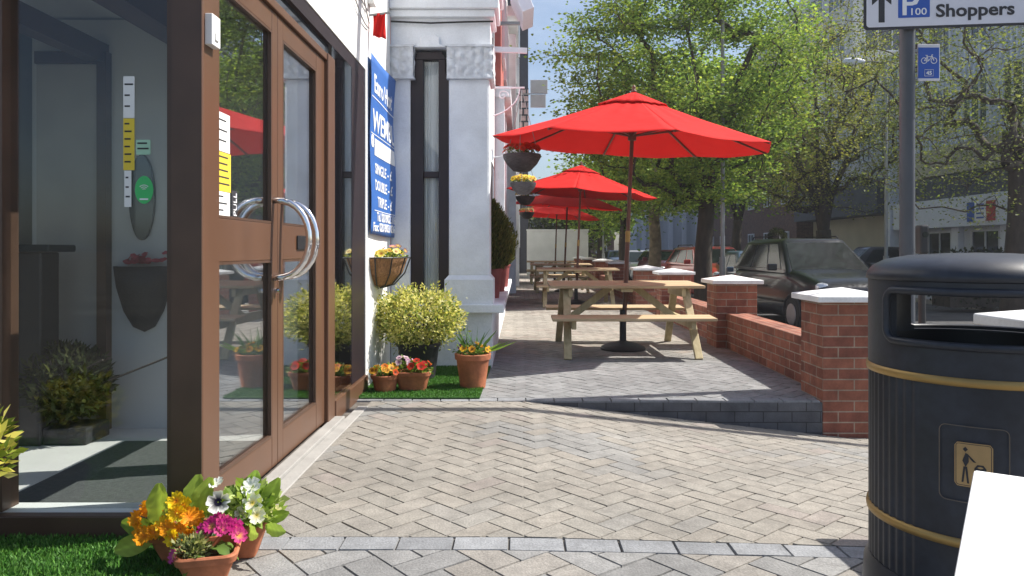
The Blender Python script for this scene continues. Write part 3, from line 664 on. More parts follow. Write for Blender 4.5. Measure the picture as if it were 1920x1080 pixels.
jb=MB(); jb.box(X0,X0+.05,5.60,5.70,2.93,3.05); tag(jb.build('junction_box',M['paper'],bevel=.008),'small white box on the white wall above the red cloth','box')
# ------------------------------------------------------------------ planters by the wall
def pot(name_label, cat, loc, h, r0, r1, m='terra', rim=.03, rz=0, name='flower_pot'):
    t=thing(name,name_label,cat,loc,rz)
    b=MB(); pr=[(r0,0),(r0+(r1-r0)*.85,h-rim-.004),(r1-.004,h-rim),(r1+.006,h-rim+.002),(r1+.010,h-.004),(r1+.006,h),(r1-.010,h),(r1-.014,h-.02)]
    b.lathe(pr,36,cap1=False); b.build('pot',M[m],t,smooth=True,autosmooth=40)
    b=MB(); b.lathe([(r1-.013,h-.022),(r1*.5,h-.016),(.01,h-.014)],24,cap0=False); b.build('soil',M['soil'],t,smooth=True)
    return t
def blobs(n, c, rad, shell=.4):
    P=unit(rng.normal(size=(n,3)))*(rng.uniform(shell,1,(n,1)))*np.array(rad)+np.array(c); return P
# variegated shrub in a dark pot
t=pot('large yellow variegated shrub in a dark pot against the bay plinth','potted shrub',(-.83,6.03,0),.30,.13,.175,'iron',name='variegated_shrub')
n=7600; th=[];parts=[]
cl=blobs(190,(0,0,.50),(.355,.30,.225),.7)
cl[:,2]=np.maximum(cl[:,2],.30)
P=cl[rng.integers(0,len(cl),n)]+.038*rng.normal(size=(n,3))
parts.append(leaf_arrays(P,(P-np.array([0,0,.42]))+.25*rng.normal(size=P.shape),rng.uniform(.022,.042,n),pal(n,[(.60,.56,.20),(.68,.65,.34),(.50,.50,.16),(.24,.30,.07),(.64,.60,.28),(.14,.19,.05)],.12),.52,.12))
V,F,C=join(parts); sheet_mesh('foliage',V,F,C,M['leaf'],t)
b=MB()
for k in range(26):
    e=cl[k*5]; b.tube([(rng.normal()*.03,rng.normal()*.03,.27),(e[0]*.5,e[1]*.5,.27+(e[2]-.27)*.6),tuple(e)],[.008,.006,.003],5)
b.build('stem',M['bark'],t)
# a straggling shoot
# pansy trough: a round pot and a long pot side by side
def flowers_on(t, n_leaf, n_fl, c, rad, lcols, fcols, fr, ccol=None, lsize=(.02,.035), lift=.6, name='flowers', tall=0):
    parts=[]; P=blobs(n_leaf,c,rad,.2); P[:,2]=np.maximum(P[:,2],c[2]-rad[2]*.4)
    parts.append(leaf_arrays(P,(P-np.array(c))*np.array([1,1,.6])+np.array([0,0,.4*rad[2]])+.03*rng.normal(size=P.shape),rng.uniform(*lsize,n_leaf),pal(n_leaf,lcols),.6,.12))
    for k in range(n_fl):
        d=unit(rng.normal(size=3)); d[2]=abs(d[2])*.9+.25
        p=np.array(c)+unit(d)*np.array(rad)*rng.uniform(.85,1.12); col=fcols[rng.integers(len(fcols))]
        parts+=flower(p,d+np.array([.25,-.55,.35]),fr*rng.uniform(.8,1.2),col,ccol)
    V,F,C=join(parts); return sheet_mesh(name,V,F,C,M['petal'],t)
GL=[(.10,.18,.03),(.16,.26,.05),(.07,.13,.025),(.22,.30,.07)]
t=pot('small round terracotta pot of orange and yellow pansies on the green turf','flower pot',(-1.00,5.46,.008),.125,.075,.098)
flowers_on(t,240,17,(0,0,.135),(.11,.10,.06),GL,[(.80,.22,.02),(.85,.50,.03),(.70,.10,.02),(.82,.45,.05)],.026,(.10,.03,.01))
t=thing('flower_trough','terracotta trough of red, orange and pink pansies beside the small round pot','flower trough',(-.80,5.50,.008))
b=MB()
def rr_(hx,hy,r,z,k=5): 
    out=[]
    for (sx,sy,a0) in ((1,1,0),(-1,1,90),(-1,-1,180),(1,-1,270)):
        for i in range(k+1):
            a=R(a0+90*i/k); out.append((sx*(hx-r)+r*math.cos(a),sy*(hy-r)+r*math.sin(a),z))
    return out
rings=[rr_(.095,.06,.04,0),rr_(.125,.085,.05,.115),rr_(.133,.093,.055,.116),rr_(.135,.095,.055,.142),rr_(.118,.078,.045,.142),rr_(.116,.076,.045,.12)]
n=len(rings[0])
for r_ in rings: b.v+=r_
for i in range(len(rings)-1):
    for j in range(n): b.f.append((i*n+j,i*n+(j+1)%n,(i+1)*n+(j+1)%n,(i+1)*n+j)); b.m.append(0)
b.f.append(tuple(range(n-1,-1,-1))); b.m.append(0); b.f.append(tuple(5*n+j for j in range(n))); b.m.append(0)
b.build('trough',M['terra'],t,smooth=True,autosmooth=40)
flowers_on(t,260,14,(.05,0,.16),(.10,.09,.06),GL,[(.62,.035,.015),(.75,.10,.02),(.55,.03,.02)],.028,(.12,.02,.01))
flowers_on(t,140,9,(-.07,.02,.185),(.08,.07,.06),GL,[(.72,.55,.62),(.60,.35,.50),(.80,.70,.72)],.026,(.12,.03,.12))
t=pot('tall terracotta pot of yellow pansies and spiky leaves at the turf corner','flower pot',(-.36,5.62,.008),.26,.095,.13,rim=.045)
flowers_on(t,260,13,(.01,-.02,.275),(.115,.10,.055),GL,[(.85,.50,.02),(.88,.60,.04),(.75,.35,.02)],.027,(.15,.05,.01))
flowers_on(t,60,5,(-.09,-.02,.28),(.05,.05,.05),GL,[(.25,.08,.20),(.30,.12,.14)],.02)
parts=[]; n=26; P=np.stack([.04*rng.normal(size=n),.03*rng.normal(size=n),np.full(n,.25)],1); D=np.stack([.55*rng.normal(size=n),.35*rng.normal(size=n),np.ones(n)],1)
parts.append(leaf_arrays(P,D,rng.uniform(.13,.25,n),pal(n,[(.07,.15,.05),(.10,.20,.06),(.14,.24,.07)]),.09,.02))
P=np.array([[.06,0,.25]]*3); parts.append(leaf_arrays(P,np.array([[1,.1,.35],[1,.3,.42],[.8,-.3,.5]]),np.array([.30,.26,.2]),pal(3,[(.14,.24,.05)]),.08,.02))
V,F,C=join(parts); sheet_mesh('spiky_leaves',V,F,C,M['leaf'],t)
turf('turf_mat','green artificial turf under the pots beside the bay',[(-1.155,5.20),(-.285,5.205),(-.262,6.60),(-1.155,6.60)],.004,26000,.017)
turf('turf_mat','green artificial turf strip in front of the porch glass',[(-3.2,1.4),(-1.03,1.4),(-1.03,2.40),(-1.10,2.688),(-3.2,2.688)],-.006,70000,.020)
# wall basket (half manger) on the sunlit wall
wb=thing('wall_basket','coir lined half round wall basket of pansies on the sunlit white wall','wall basket',(X0,6.02,.99))
b=MB(); n=18; pr=[(.03,-.235),(.12,-.21),(.20,-.12),(.245,0)]; vs=[];fs=[]
for r_,z in pr:
    for k in range(n+1):
        a=-math.pi/2+math.pi*k/n; vs.append((r_*.95*math.cos(a)+.003,r_*1.5*math.sin(a),z))
for i in range(len(pr)-1):
    for k in range(n): fs.append((i*(n+1)+k,i*(n+1)+k+1,(i+1)*(n+1)+k+1,(i+1)*(n+1)+k))
fs.append(tuple(3*(n+1)+k for k in range(n+1))); fs.append(tuple(k for k in range(n,-1,-1)))
b.add(vs,fs); b.build('coir_liner',M['coir'],wb,smooth=True,autosmooth=50)
b=MB()
for k in range(1,n,3):
    a=-math.pi/2+math.pi*k/n; b.tube([(r_*1.0*math.cos(a)+.004,r_*1.52*math.sin(a),z) for r_,z in ((.03,-.243),(.125,-.216),(.208,-.122),(.254,.006))],.006,6)
for (r_,z) in ((.252,.004),): b.tube([(r_*math.cos(-math.pi/2+math.pi*k/n)+.004,r_*1.52*math.sin(-math.pi/2+math.pi*k/n),z) for k in range(n+1)],.006,6)
b.build('wire_frame',M['wire'],wb)
flowers_on(wb,360,14,(.11,-.05,.015),(.12,.30,.05),GL+[(.45,.48,.12)],[(.80,.72,.15),(.85,.80,.35),(.80,.60,.10)],.026,(.3,.1,.02))
flowers_on(wb,40,9,(.12,.05,.04),(.10,.16,.06),GL,[(.55,.10,.22),(.16,.04,.10),(.62,.22,.32),(.12,.03,.09)],.028,(.7,.5,.1),name='pink_flowers')

# three tapered pots with primroses at the porch corner
def tapered(t, w, h, m='terra'):
    b=MB(); k=6
    rings=[rr_(w*.26,w*.26,w*.10,0,k),rr_(w*.44,w*.44,w*.16,h-.026,k),rr_(w*.475,w*.475,w*.18,h-.025,k),rr_(w*.5,w*.5,w*.19,h-.004,k),rr_(w*.48,w*.48,w*.18,h+.001,k),rr_(w*.43,w*.43,w*.16,h,k),rr_(w*.41,w*.41,w*.15,h-.03,k)]
    n=len(rings[0])
    for r_ in rings: b.v+=r_
    for i in range(len(rings)-1):
        for j in range(n): b.f.append((i*n+j,i*n+(j+1)%n,(i+1)*n+(j+1)%n,(i+1)*n+j)); b.m.append(0)
    b.f.append(tuple(range(n-1,-1,-1))); b.m.append(0)
    b.build('pot',M[m],t,smooth=True,autosmooth=45)
    s=MB(); s.add([(x,y,h-.03) for x,y,_ in rr_(w*.42,w*.42,w*.15,0,k)],[tuple(range(n))]); s.build('soil',M['soil'],t)
def big_leaves(t, n, c, lcols, size, spread=1.0, lift=.5, name='leaves'):
    """curved, creased leaves of several quads"""
    V=[];F=[];C=[];k0=0
    for i in range(n):
        a=2*math.pi*i/n+rng.normal()*.35; d=np.array([math.cos(a),math.sin(a),0]); s=np.array([-d[1],d[0],0]); L_=size*rng.uniform(.75,1.2); up=lift*rng.uniform(.6,1.5)
        col=np.array(lcols[rng.integers(len(lcols))])*rng.uniform(.8,1.2); base=np.array(c)+d*.012+np.array([0,0,rng.uniform(-.01,.02)])
        st=7
        for q in range(st+1):
            u=q/st; p=base+d*L_*u*spread*(1-.25*u*up)+np.array([0,0,L_*(up*u-.75*u*u*spread)]); wdt=L_*.27*math.sin(math.pi*min(1,(u*.92+.06)))**.8*(1 if u<1 else .2)
            rip=.05*L_*math.sin(q*2.4+i)
            V+= [p-s*wdt+np.array([0,0,wdt*.3+rip]), p, p+s*wdt+np.array([0,0,wdt*.3-rip])]
            C+= [col*1.05, col*1.35, col*1.0]
        for q in range(st):
            a0=k0+q*3; F+= [[a0,a0+1,a0+4,a0+3],[a0+1,a0+2,a0+5,a0+4]]
        k0+=3*(st+1)
    return sheet_mesh(name,np.array(V),np.array(F),np.clip(np.array(C),0,.9),M['leaf'],t,smooth=True)
def ruffled(P, Nn, r, col, ccol, petals=5, frill=.16, cz=.3):
    """primrose bloom: notched petals built from small quads"""
    out=[]; Nn=np.array(Nn,float); Nn/=np.linalg.norm(Nn); t_=np.cross(Nn,[.3,.9,.2]); t_/=np.linalg.norm(t_); b_=np.cross(Nn,t_)
    V=[];C=[];F=[]; na=petals*6; rs=(.06,.30,.62,.86,1.0)
    for i,q in enumerate(rs):
        for j in range(na):
            a=2*math.pi*j/na; ph=(j%6)/6
            lobe=1-.30*(abs(math.sin(math.pi*(ph)))<.2)*(q>.5)-.06*(abs(ph-.5)<.1)*(q>.9)
            p=P+(t_*math.cos(a)+b_*math.sin(a))*r*q*lobe+Nn*r*(.10+.28*q*q+frill*q*math.sin(j*2.6+i)*rng.uniform(.4,1))
            V.append(p); f_=0 if q<cz else (.55 if q<cz+.2 else 1); C.append(np.array(ccol)*(1-f_)+np.array(col)*f_*(1+.12*rng.normal()*(q>.5)))
    for i in range(len(rs)-1):
        for j in range(na): F.append([i*na+j,i*na+(j+1)%na,(i+1)*na+(j+1)%na,(i+1)*na+j])
    return (np.array(V),np.array(F),np.clip(np.array(C),.003,.92))
def blooms(t,fl):
    for v,f,cc in fl: sheet_mesh('bloom',v,f,cc,M['petal'],t,smooth=True)
LG=[(.30,.38,.05),(.36,.44,.07),(.20,.30,.04),(.26,.36,.06)]
p1=thing('flower_pot','square tapered terracotta pot of magenta primroses, nearest of the pot cluster','flower pot',(-.985,2.33,.0),R(14))
tapered(p1,.188,.112)
fl_=[]
for k in range(17):
    a=rng.uniform(0,6.28); q=rng.uniform(.1,1); fl_.append(ruffled(np.array([.028+.070*q*math.cos(a),.025+.058*q*math.sin(a),.138+.055*(1-q)]),[.5*math.cos(a),-.75+.4*math.sin(a),.8],.024*rng.uniform(.85,1.15),(.42,.016,.17) if rng.random()<.7 else (.50,.05,.20),(.80,.42,.06)))
fl_.append(ruffled(np.array([-.088,-.055,.115]),[-.8,-.5,.4],.024,(.5,.06,.25),(.8,.45,.1)))
blooms(p1,fl_)
n=420; P=blobs(n,(-.045,-.035,.128),(.055,.05,.042),.2)
V,F,C=leaf_arrays(P,P-np.array([-.045,-.03,.09])+.02*rng.normal(size=P.shape),rng.uniform(.013,.024,n),pal(n,[(.14,.17,.07),(.26,.28,.12),(.08,.11,.04),(.34,.34,.17)]),.5); sheet_mesh('small_leaves',V,F,C,M['leaf'],p1)
big_leaves(p1,6,(0,0,.10),[(.12,.20,.04),(.16,.26,.06)],.075,1.1,.45)
p2=thing('flower_pot','square terracotta pot of yellow and orange primroses on the turf by the corner post','flower pot',(-1.145,2.50,.0),R(-12))
tapered(p2,.18,.11)
def standing_leaf(t,specs):
    """single broad leaves held upright: (base, lean direction, length, width, colour)"""
    V=[];F=[];C=[];k0=0
    for (bs,dr,L_,w_,col) in specs:
        bs=np.array(bs,float); dr=np.array(dr,float); dr/=np.linalg.norm(dr); s=np.cross(dr,[0,-1,.1]); s/=np.linalg.norm(s); nn=np.cross(s,dr); st=10; ws=6
        for q in range(st+1):
            u=q/st; wd=w_*(math.sin(math.pi*min(1,.06+.90*u))**.65)*(.75+.35*u if u<.8 else 1.03*(1-(u-.8)*1.2)); p=bs+dr*L_*u+nn*(-.22*L_*u*u)
            for j in range(ws+1):
                v=j/ws*2-1; V.append(p+s*wd*v+nn*(abs(v)*.22*wd+.035*L_*math.sin(q*2.1+j*1.7)*abs(v))); C.append(np.array(col)*((1.35 if j==ws//2 else 1)*(1+.10*math.sin(q*3+j*2))))
        for q in range(st):
            for j in range(ws): a0=k0+q*(ws+1)+j; F.append([a0,a0+1,a0+ws+2,a0+ws+1])
        k0+=(st+1)*(ws+1)
    return sheet_mesh('broad_leaves',np.array(V),np.array(F),np.clip(np.array(C),0,.9),M['leaf'],t,smooth=True)
standing_leaf(p2,[((-.02,-.06,.11),(-.12,-.25,1),.165,.050,(.34,.42,.07)),((.055,.0,.12),(.12,.1,1),.155,.042,(.28,.37,.06)),((-.05,-.07,.10),(-.75,-.5,-.22),.13,.036,(.34,.42,.08)),((-.08,-.02,.11),(-1,-.35,.12),.13,.034,(.20,.28,.05)),((.0,.05,.12),(-.2,.3,1),.15,.045,(.22,.31,.05)),((-.07,.02,.12),(-.6,.1,.8),.13,.042,(.25,.34,.06))])
big_leaves(p2,8,(0,.0,.11),LG,.105,.95,.75)
fl_=[]
for (x_,y_,z_,yl) in [(-.105,-.05,.185,0),(-.115,-.07,.155,0),(-.095,-.085,.135,0),(-.12,-.03,.17,0),(.03,-.07,.225,1),(.055,-.06,.205,1),(.04,-.085,.19,1),(.07,-.07,.175,0),(.0,-.10,.155,1),(.03,-.11,.15,0),(.065,-.095,.145,0),(-.02,-.115,.135,0),(.09,-.05,.165,0),(.05,-.12,.125,1),(-.05,-.12,.12,0),(.0,-.07,.175,0),(.085,-.08,.125,0),(-.08,-.10,.115,0)]:
    fl_.append(ruffled(np.array([x_+.006*rng.normal(),y_,z_]),[x_*4+.3*rng.normal(),-.9,.5+.3*rng.normal()],.029*rng.uniform(.85,1.15),(.86,.58,.015) if yl else (.80,.33,.012),(.75,.22,.01),5,.34))
blooms(p2,fl_)
p3=thing('flower_pot','terracotta pot of white pansies with pale green leaves beside the brown corner post','flower pot',(-.955,2.545,.004),R(8))
tapered(p3,.172,.12)
flowers_on(p3,760,0,(.015,-.02,.16),(.108,.095,.078),[(.26,.36,.07),(.33,.43,.11),(.18,.27,.05),(.42,.50,.18)],[(.8,.8,.7)],.02,lsize=(.024,.046),name='leaves')
standing_leaf(p3,[((-.03,-.08,.14),(-.5,-.5,.9),.10,.032,(.24,.36,.09)),((.07,-.05,.16),(.5,-.2,1),.12,.028,(.26,.38,.06)),((.08,-.06,.13),(1,-.3,.35),.085,.022,(.20,.30,.05)),((.04,-.1,.12),(.3,-1,.1),.09,.028,(.34,.45,.12)),((.09,-.09,.12),(.8,-.8,.0),.085,.024,(.30,.42,.10)),((.02,.0,.18),(.15,.1,1),.10,.03,(.24,.36,.06))])
fl_=[]
W=(.86,.86,.84)
for (dx,dy,dz,nn,cc,rr2,cw,cz_) in ((-.058,-.105,.215,(.25,-1,.25),(.012,.008,.03),.038,W,.5),(.048,-.085,.20,(.1,-1,.35),(.85,.62,.05),.034,W,.3),(.038,-.05,.240,(-.2,-.8,.8),(.78,.78,.62),.034,W,.2),(-.085,-.01,.245,(-.3,-.4,.9),(.75,.75,.65),.026,W,.2),(.065,-.105,.165,(.2,-1,.3),(.8,.6,.1),.028,(.85,.83,.66),.3),(.115,-.05,.155,(.6,-.7,.4),(.7,.6,.1),.022,(.78,.74,.36),.3),(.015,-.09,.17,(0,-1,.4),(.8,.7,.3),.024,(.80,.80,.6),.3)):
    fl_.append(ruffled(np.array([dx,dy,dz]),nn,rr2,cw,cc,5,.10,cz_))
blooms(p3,fl_)
# variegated plant at the left edge in front of the glass
t=pot('yellow and green variegated plant in a low pot in front of the porch glass','potted plant',(-1.93,2.42,.0),.14,.09,.11,'iron',name='variegated_plant')
n=760; P=blobs(n,(.10,0,.40),(.15,.12,.14),.15)
V,F,C=leaf_arrays(P,P-np.array([.08,0,.30])+.06*rng.normal(size=P.shape),rng.uniform(.035,.06,n),pal(n,[(.62,.55,.12),(.68,.62,.22),(.26,.32,.05),(.55,.52,.10),(.14,.2,.03)]),.42,.14); sheet_mesh('foliage',V,F,C,M['leaf'],t)
b=MB()
for k in range(8): b.tube([(rng.normal()*.02,rng.normal()*.02,.12),(rng.normal()*.05,rng.normal()*.04,.28),(rng.normal()*.08,rng.normal()*.07,.46)],.004,5)
b.build('stem',M['bark'],t)
# clipped conifers in pots on the bay ledge
def conifer(x,y,label,h=.72,r=.20):
    t=pot(label,'potted conifer',(x,y,.567),.30,.085,.115,'terra_dark',name='potted_conifer')
    n=5200; u=rng.uniform(0,1,n); a=rng.uniform(0,6.283,n); rr2=r*np.sin(np.pi*np.clip(.12+.86*u,0,1))**.75*rng.uniform(.45,1.08,n)*(1+.22*np.sin(a*3+u*9)*np.cos(u*5+a))
    P=np.stack([rr2*np.cos(a),rr2*np.sin(a),.26+h*u],1); D=np.stack([.5*np.cos(a),.5*np.sin(a),np.full(n,1.1)],1)+.25*rng.normal(size=(n,3))
    V,F,C=leaf_arrays(P,D,rng.uniform(.035,.065,n),pal(n,[(.085,.10,.03),(.12,.13,.04),(.06,.075,.025),(.17,.15,.05)]),.22,.05); sheet_mesh('foliage',V,F,C,M['leaf'],t)
    b=MB(); b.tube([(0,0,.25),(0,0,.5)],.014,6); b.build('stem',M['bark'],t)
conifer(-.30,7.55,'bushy dark conifer in a plum pot on the ledge just past the white column')
conifer(-.27,8.75,'second dark conifer in a plum pot farther along the white ledge',.68,.19)
conifer(-.25,9.9,'farthest small conifer in a plum pot near the end of the white ledge',.55,.17)
# hanging baskets on brackets
def hang(y,x,z,r,label,blabel,fcols,n_l,xw,m='wicker'):
    bk=thing('basket_bracket',blabel,'bracket',(xw,y,z+.72),0,'brackets for the hanging baskets')
    b=MB(); Lh=x-xw; b.bar((0,0,0),(Lh+.03,0,0),.016,.016); b.tube([(Lh*math.sin(k*math.pi/16)*.95,0,-.32+.31*(1-math.cos(k*math.pi/16))) for k in range(9)],.008,6)
    b.tube([(Lh*.55+.06*math.cos(k*.5)*(1-k/18),0,-.085+.06*math.sin(k*.5)*(1-k/18)) for k in range(18)],.006,6)
    b.build('arm',M['stone_white'],bk); b=MB(); b.box(-.012,.012,-.03,.03,-.36,.04); b.build('wall_plate',M['stone_white'],bk)
    t=thing('hanging_basket',label,'hanging basket',(x,y,z),0,'hanging baskets along the terrace')
    b=MB(); b.lathe([(.02,-r*.92),(r*.45,-r*.86),(r*.8,-r*.5),(r*.97,-.04),(r,.0),(r*.93,.0),(r*.9,-.03)],28,cap1=True); b.build('basket',M[m],t,smooth=True,autosmooth=60)
    b=MB()
    for k in range(3):
        a=2.1*k+.4; b.tube([(r*.96*math.cos(a),r*.96*math.sin(a),0),(0,0,.70)],.004,5)
    b.build('chain',M['galv'],t)
    flowers_on(t,n_l,44,(0,0,.025),(r*.95,r*.95,.085),GL+[(.25,.25,.16)],fcols,.036,(.3,.05,.02))
hang(7.9,.02,2.08,.205,'nearest hanging basket, grey wicker with red flowers by the red parasol','nearest white scrolled wall bracket carrying the red flowered basket',[(.62,.06,.03),(.70,.14,.05),(.55,.04,.03)],420,-.43)
hang(11.5,.05,2.11,.205,'hanging basket with bright yellow flowers below the nearest one','second white scrolled wall bracket carrying the yellow flowered basket',[(.85,.70,.05),(.80,.60,.08)],300,-.43)
hang(15.6,.11,2.20,.205,'small grey hanging basket under the yellow flowered one','third white wall bracket, above the small grey basket',[(.6,.45,.10),(.45,.35,.12)],160,-.35)
hang(20.5,.19,2.12,.21,'lowest and farthest dark hanging basket in the row','farthest white wall bracket in the row of baskets',[(.3,.25,.1),(.15,.2,.05)],120,-.30,'iron')
# ------------------------------------------------------------------ picnic tables
TG='timber picnic tables along the terrace'; UG='red parasols along the terrace'
def make_table(label, loc):
    t=thing('picnic_table',label,'picnic table',loc,R(.6),TG)
    Lh=.785; b=MB()
    for k in range(5):
        y=-.30+.15*k; b.box(-Lh,Lh,y-.0725+(.0),y+.0725,.678,.708)
    b.v=[(x,y,z+.030*y) for x,y,z in b.v]; b.build('table_top',M['wood'],t,bevel=.006)
    for s in (-1,1):
        b=MB()
        for k in range(2):
            y=s*(.60+.145*k); b.box(-Lh,Lh,y-.07,y+.07,.383,.412)
        b.v=[(x,y,z+.045*(y-s*.67)) for x,y,z in b.v]; b.build('bench',M['wood'],t,bevel=.006)
    for sx in (-1,1):
        for sy in (-1,1):
            b=MB(); x=sx*.62; b.bar((x+.012*sx,sy*.725,0),(x-.012*sx,sy*.24,.664),.040,.075,up=(1,0,0)); b.build('leg',M['wood_leg'],t,bevel=.005)
        b=MB(); x=sx*.575; b.box(x-.022,x+.022,-.76,.76,.295,.382); b.box(x-.022,x+.022,-.34,.34,.58,.665); b.build('cross_rail',M['wood_leg'],t,bevel=.005)
        b=MB(); b.bar((sx*.55,0,.345),(sx*.13,0,.665),.07,.04,up=(0,1,0)); b.build('brace',M['wood_leg'],t,bevel=.004)
    b=MB(); b.box(-.06,.06,-.34,.34,.63,.664); b.build('centre_batten',M['wood_leg'],t)
    return t
tb=make_table('nearest pale timber picnic table under the biggest red parasol',(1.085,7.80,0))
dup(tb,(1.10,14.25,0),R(-1),'second timber picnic table, seen just over the nearest table top')
dup(tb,(1.05,19.0,0),R(1),'third picnic table, dark in shade beyond the second one')
dup(tb,(1.00,24.0,0),R(0),'farthest picnic table in front of the plain white end wall')
# ------------------------------------------------------------------ parasols
def make_parasol(label, loc, rz):
    t=thing('parasol',label,'parasol',loc,0,UG)
    Rr=1.49; H=2.70; zr=2.18; tilt=Vector((.113,-.02,H))
    ta,tb_=-.053,.058
    def pole(z): return Vector((.113*z/H,-.02*z/H,z))
    b=MB(); b.tube([pole(.05),pole(1.2)],.024,16); b.tube([pole(1.2),pole(2.66)],.021,16); b.build('pole',M['wood_dark'],t,smooth=True,autosmooth=40)
    b=MB(); b.tube([pole(1.14),pole(1.26)],.027,16); b.build('pole_sleeve',M['gold'],t,smooth=True,autosmooth=40)
    b=MB(); b.lathe([(.235,0),(.24,.015),(.225,.035),(.16,.062),(.07,.085),(.036,.095),(.034,.42),(.03,.425)],40); b.tube([(.03,0,.36),(.075,0,.36)],.009,8); b.build('base',M['iron'],t,smooth=True,autosmooth=40)
    def tip(k):
        a=R(-90+5.5+rz+45*k); return Vector((Rr*math.cos(a),Rr*math.sin(a)))
    ap=pole(H)
    def pt(u,a_,b_,s):
        """u 0..1 apex to rim, s 0..1 between rib a_ and b_; cloth sags between ribs"""
        p=(a_*(1-s)+b_*s)*u; z=H-(H-zr)*(u**1.06)-.055*u*u*math.sin(math.pi*s)*(.55+.0*u)-.02*math.sin(math.pi*u)
        z+= (ta*p.x+tb_*p.y); th=math.atan2(p.y,p.x); z+=.010*mnoise.noise(Vector((p.x*3.1,p.y*3.1,rz)))*u+.006*math.sin(th*23+u*4)*math.sin(math.pi*min(1,u*1.3))*math.sin(math.pi*s)
        return Vector((p.x+ap.x*(1-.12*u),p.y+ap.y*(1-u*.12),z))
    b=MB(); nu,ns=14,14
    for k in range(8):
        A,B=tip(k),tip(k+1)
        vs=[pt(.13+.87*i/nu,A,B,j/ns) for i in range(nu+1) for j in range(ns+1)]
        b.add(vs,[(i*(ns+1)+j,i*(ns+1)+j+1,(i+1)*(ns+1)+j+1,(i+1)*(ns+1)+j) for i in range(nu) for j in range(ns)])
        # hem
    cn=b.build('canopy',M['red_cloth'],t,smooth=True,autosmooth=24)
    md=cn.modifiers.new('s','SOLIDIFY'); md.thickness=.003
    b=MB()
    for k in range(8):
        A,B=tip(k),tip(k+1)
        vs=[pt(.02+.24*i/4,A,B,j/ns)+Vector((0,0,.035-.012*i/4)) for i in range(5) for j in range(ns+1)]
        b.add(vs,[(i*(ns+1)+j,i*(ns+1)+j+1,(i+1)*(ns+1)+j+1,(i+1)*(ns+1)+j) for i in range(4) for j in range(ns)])
    b.build('vent_cap',M['red_cloth'],t,smooth=True,solid=.003,autosmooth=24)
    b=MB(); b.lathe([(.03,0),(.034,.02),(.016,.03),(.022,.05),(.02,.065),(.004,.085)],16,c=(ap.x,ap.y,H+.025)); b.build('finial',M['wood_dark'],t,smooth=True)
    b=MB(); hb=pole(2.27); b.tube([hb-Vector((0,0,.05)),hb+Vector((0,0,.05))],.045,14); b.build('runner_hub',M['wood_dark'],t)
    for k in range(8):
        A=tip(k); b=MB(); pts=[pt(u,A,A,0)-Vector((0,0,.016)) for u in (.06,.3,.55,.8,.99)]
        for p,q in zip(pts,pts[1:]): b.bar(p,q,.014,.02)
        rb=b.build('rib',M['wood_dark'],t)
        b=MB(); m_=pt(.5,A,A,0)-Vector((0,0,.03)); b.bar(hb+Vector((A.x,A.y,0)).normalized()*.045,m_,.012,.018); b.build('strut',M['wood_dark'],rb)
    return t
um=make_parasol('nearest red octagonal parasol over the closest picnic table',(1.095,7.83,0),0)
dup(um,(1.10,14.45,0),R(31),'second red parasol, partly hidden behind the nearest one')
dup(um,(1.12,18.9,0),R(12),'third red parasol, showing below the rim of the second')
dup(um,(1.13,24.0,0),R(50),'farthest red parasol, in front of the plain white end wall')
# ------------------------------------------------------------------ brick boundary
PG='brick piers with white caps along the terrace'
def make_pier(label, x, y, h=.69, w=.44, d=.40):
    t=thing('brick_pier',label,'brick pier',(x,y,0),0,PG)
    b=MB(); b.box(-w/2,w/2,0,d,-.42,h); b.build('brickwork',M['brick'],t,bevel=.004)
    e=.055; b=MB(); z0,z1,z2=h+.001,h+.042,h+.095
    v=[(-w/2-e,-e,z0),(w/2+e,-e,z0),(w/2+e,d+e,z0),(-w/2-e,d+e,z0),(-w/2-e,-e,z1),(w/2+e,-e,z1),(w/2+e,d+e,z1),(-w/2-e,d+e,z1),(0,d/2,z2)]
    b.add(v,[(0,3,2,1),(0,1,5,4),(1,2,6,5),(2,3,7,6),(3,0,4,7),(4,5,8),(5,6,8),(6,7,8),(7,4,8)]); b.build('cap',M['cap'],t,bevel=.006)
    return t
px_=2.335
pr1=make_pier('nearest brick pier with a white pyramid cap beside the litter bin',px_,5.14)
ys=[7.93,11.0,13.4,17.3,20.6,24.5,28.5]
labs=['second brick pier, at the right end of the nearest picnic table','third brick pier, its white cap level with the nearest table top','fourth brick pier, its white cap just behind the third one','fifth brick pier, with a shaded grey cap behind the parasol pole','sixth brick pier, to the left of the shaded fifth one','seventh brick pier, small beside the white end wall','farthest tiny brick pier at the end of the terrace']
for y,l in zip(ys,labs): dup(pr1,(px_,y,.0 if y<15 else .05),0,l)
make_pier('brick gate pier seen through the slot of the black litter bin',2.065,2.455,.76)
WG='low brick walls between the piers'
wl=['nearest low brick wall between the two closest piers','second low brick wall behind the nearest picnic table','fourth low brick wall, between the shaded piers','fifth low brick wall far along the terrace','sixth low brick wall beside the far tables','last low brick wall by the white end wall']
segs=[(5.14,7.93),(7.93,11.0),(13.4,17.3),(17.3,20.6),(20.6,24.5),(24.5,28.5)]
for (a,c),l in zip(segs,wl):
    b=MB(); b.box(2.225,2.445,a+.401,c-.001,-.42,.31); b.box(2.218,2.452,a+.401,c-.001,.3105,.376)
    tag(b.build('low_wall',M['brick'],bevel=.004),l,'brick wall',WG)
b=MB(); b.box(.30,2.97,32,32.22,-.3,1.92); b.box(.28,2.99,31.97,32.25,1.921,1.98); tag(b.build('end_wall',M['white']),'plain white wall closing the far end of the terrace','wall')
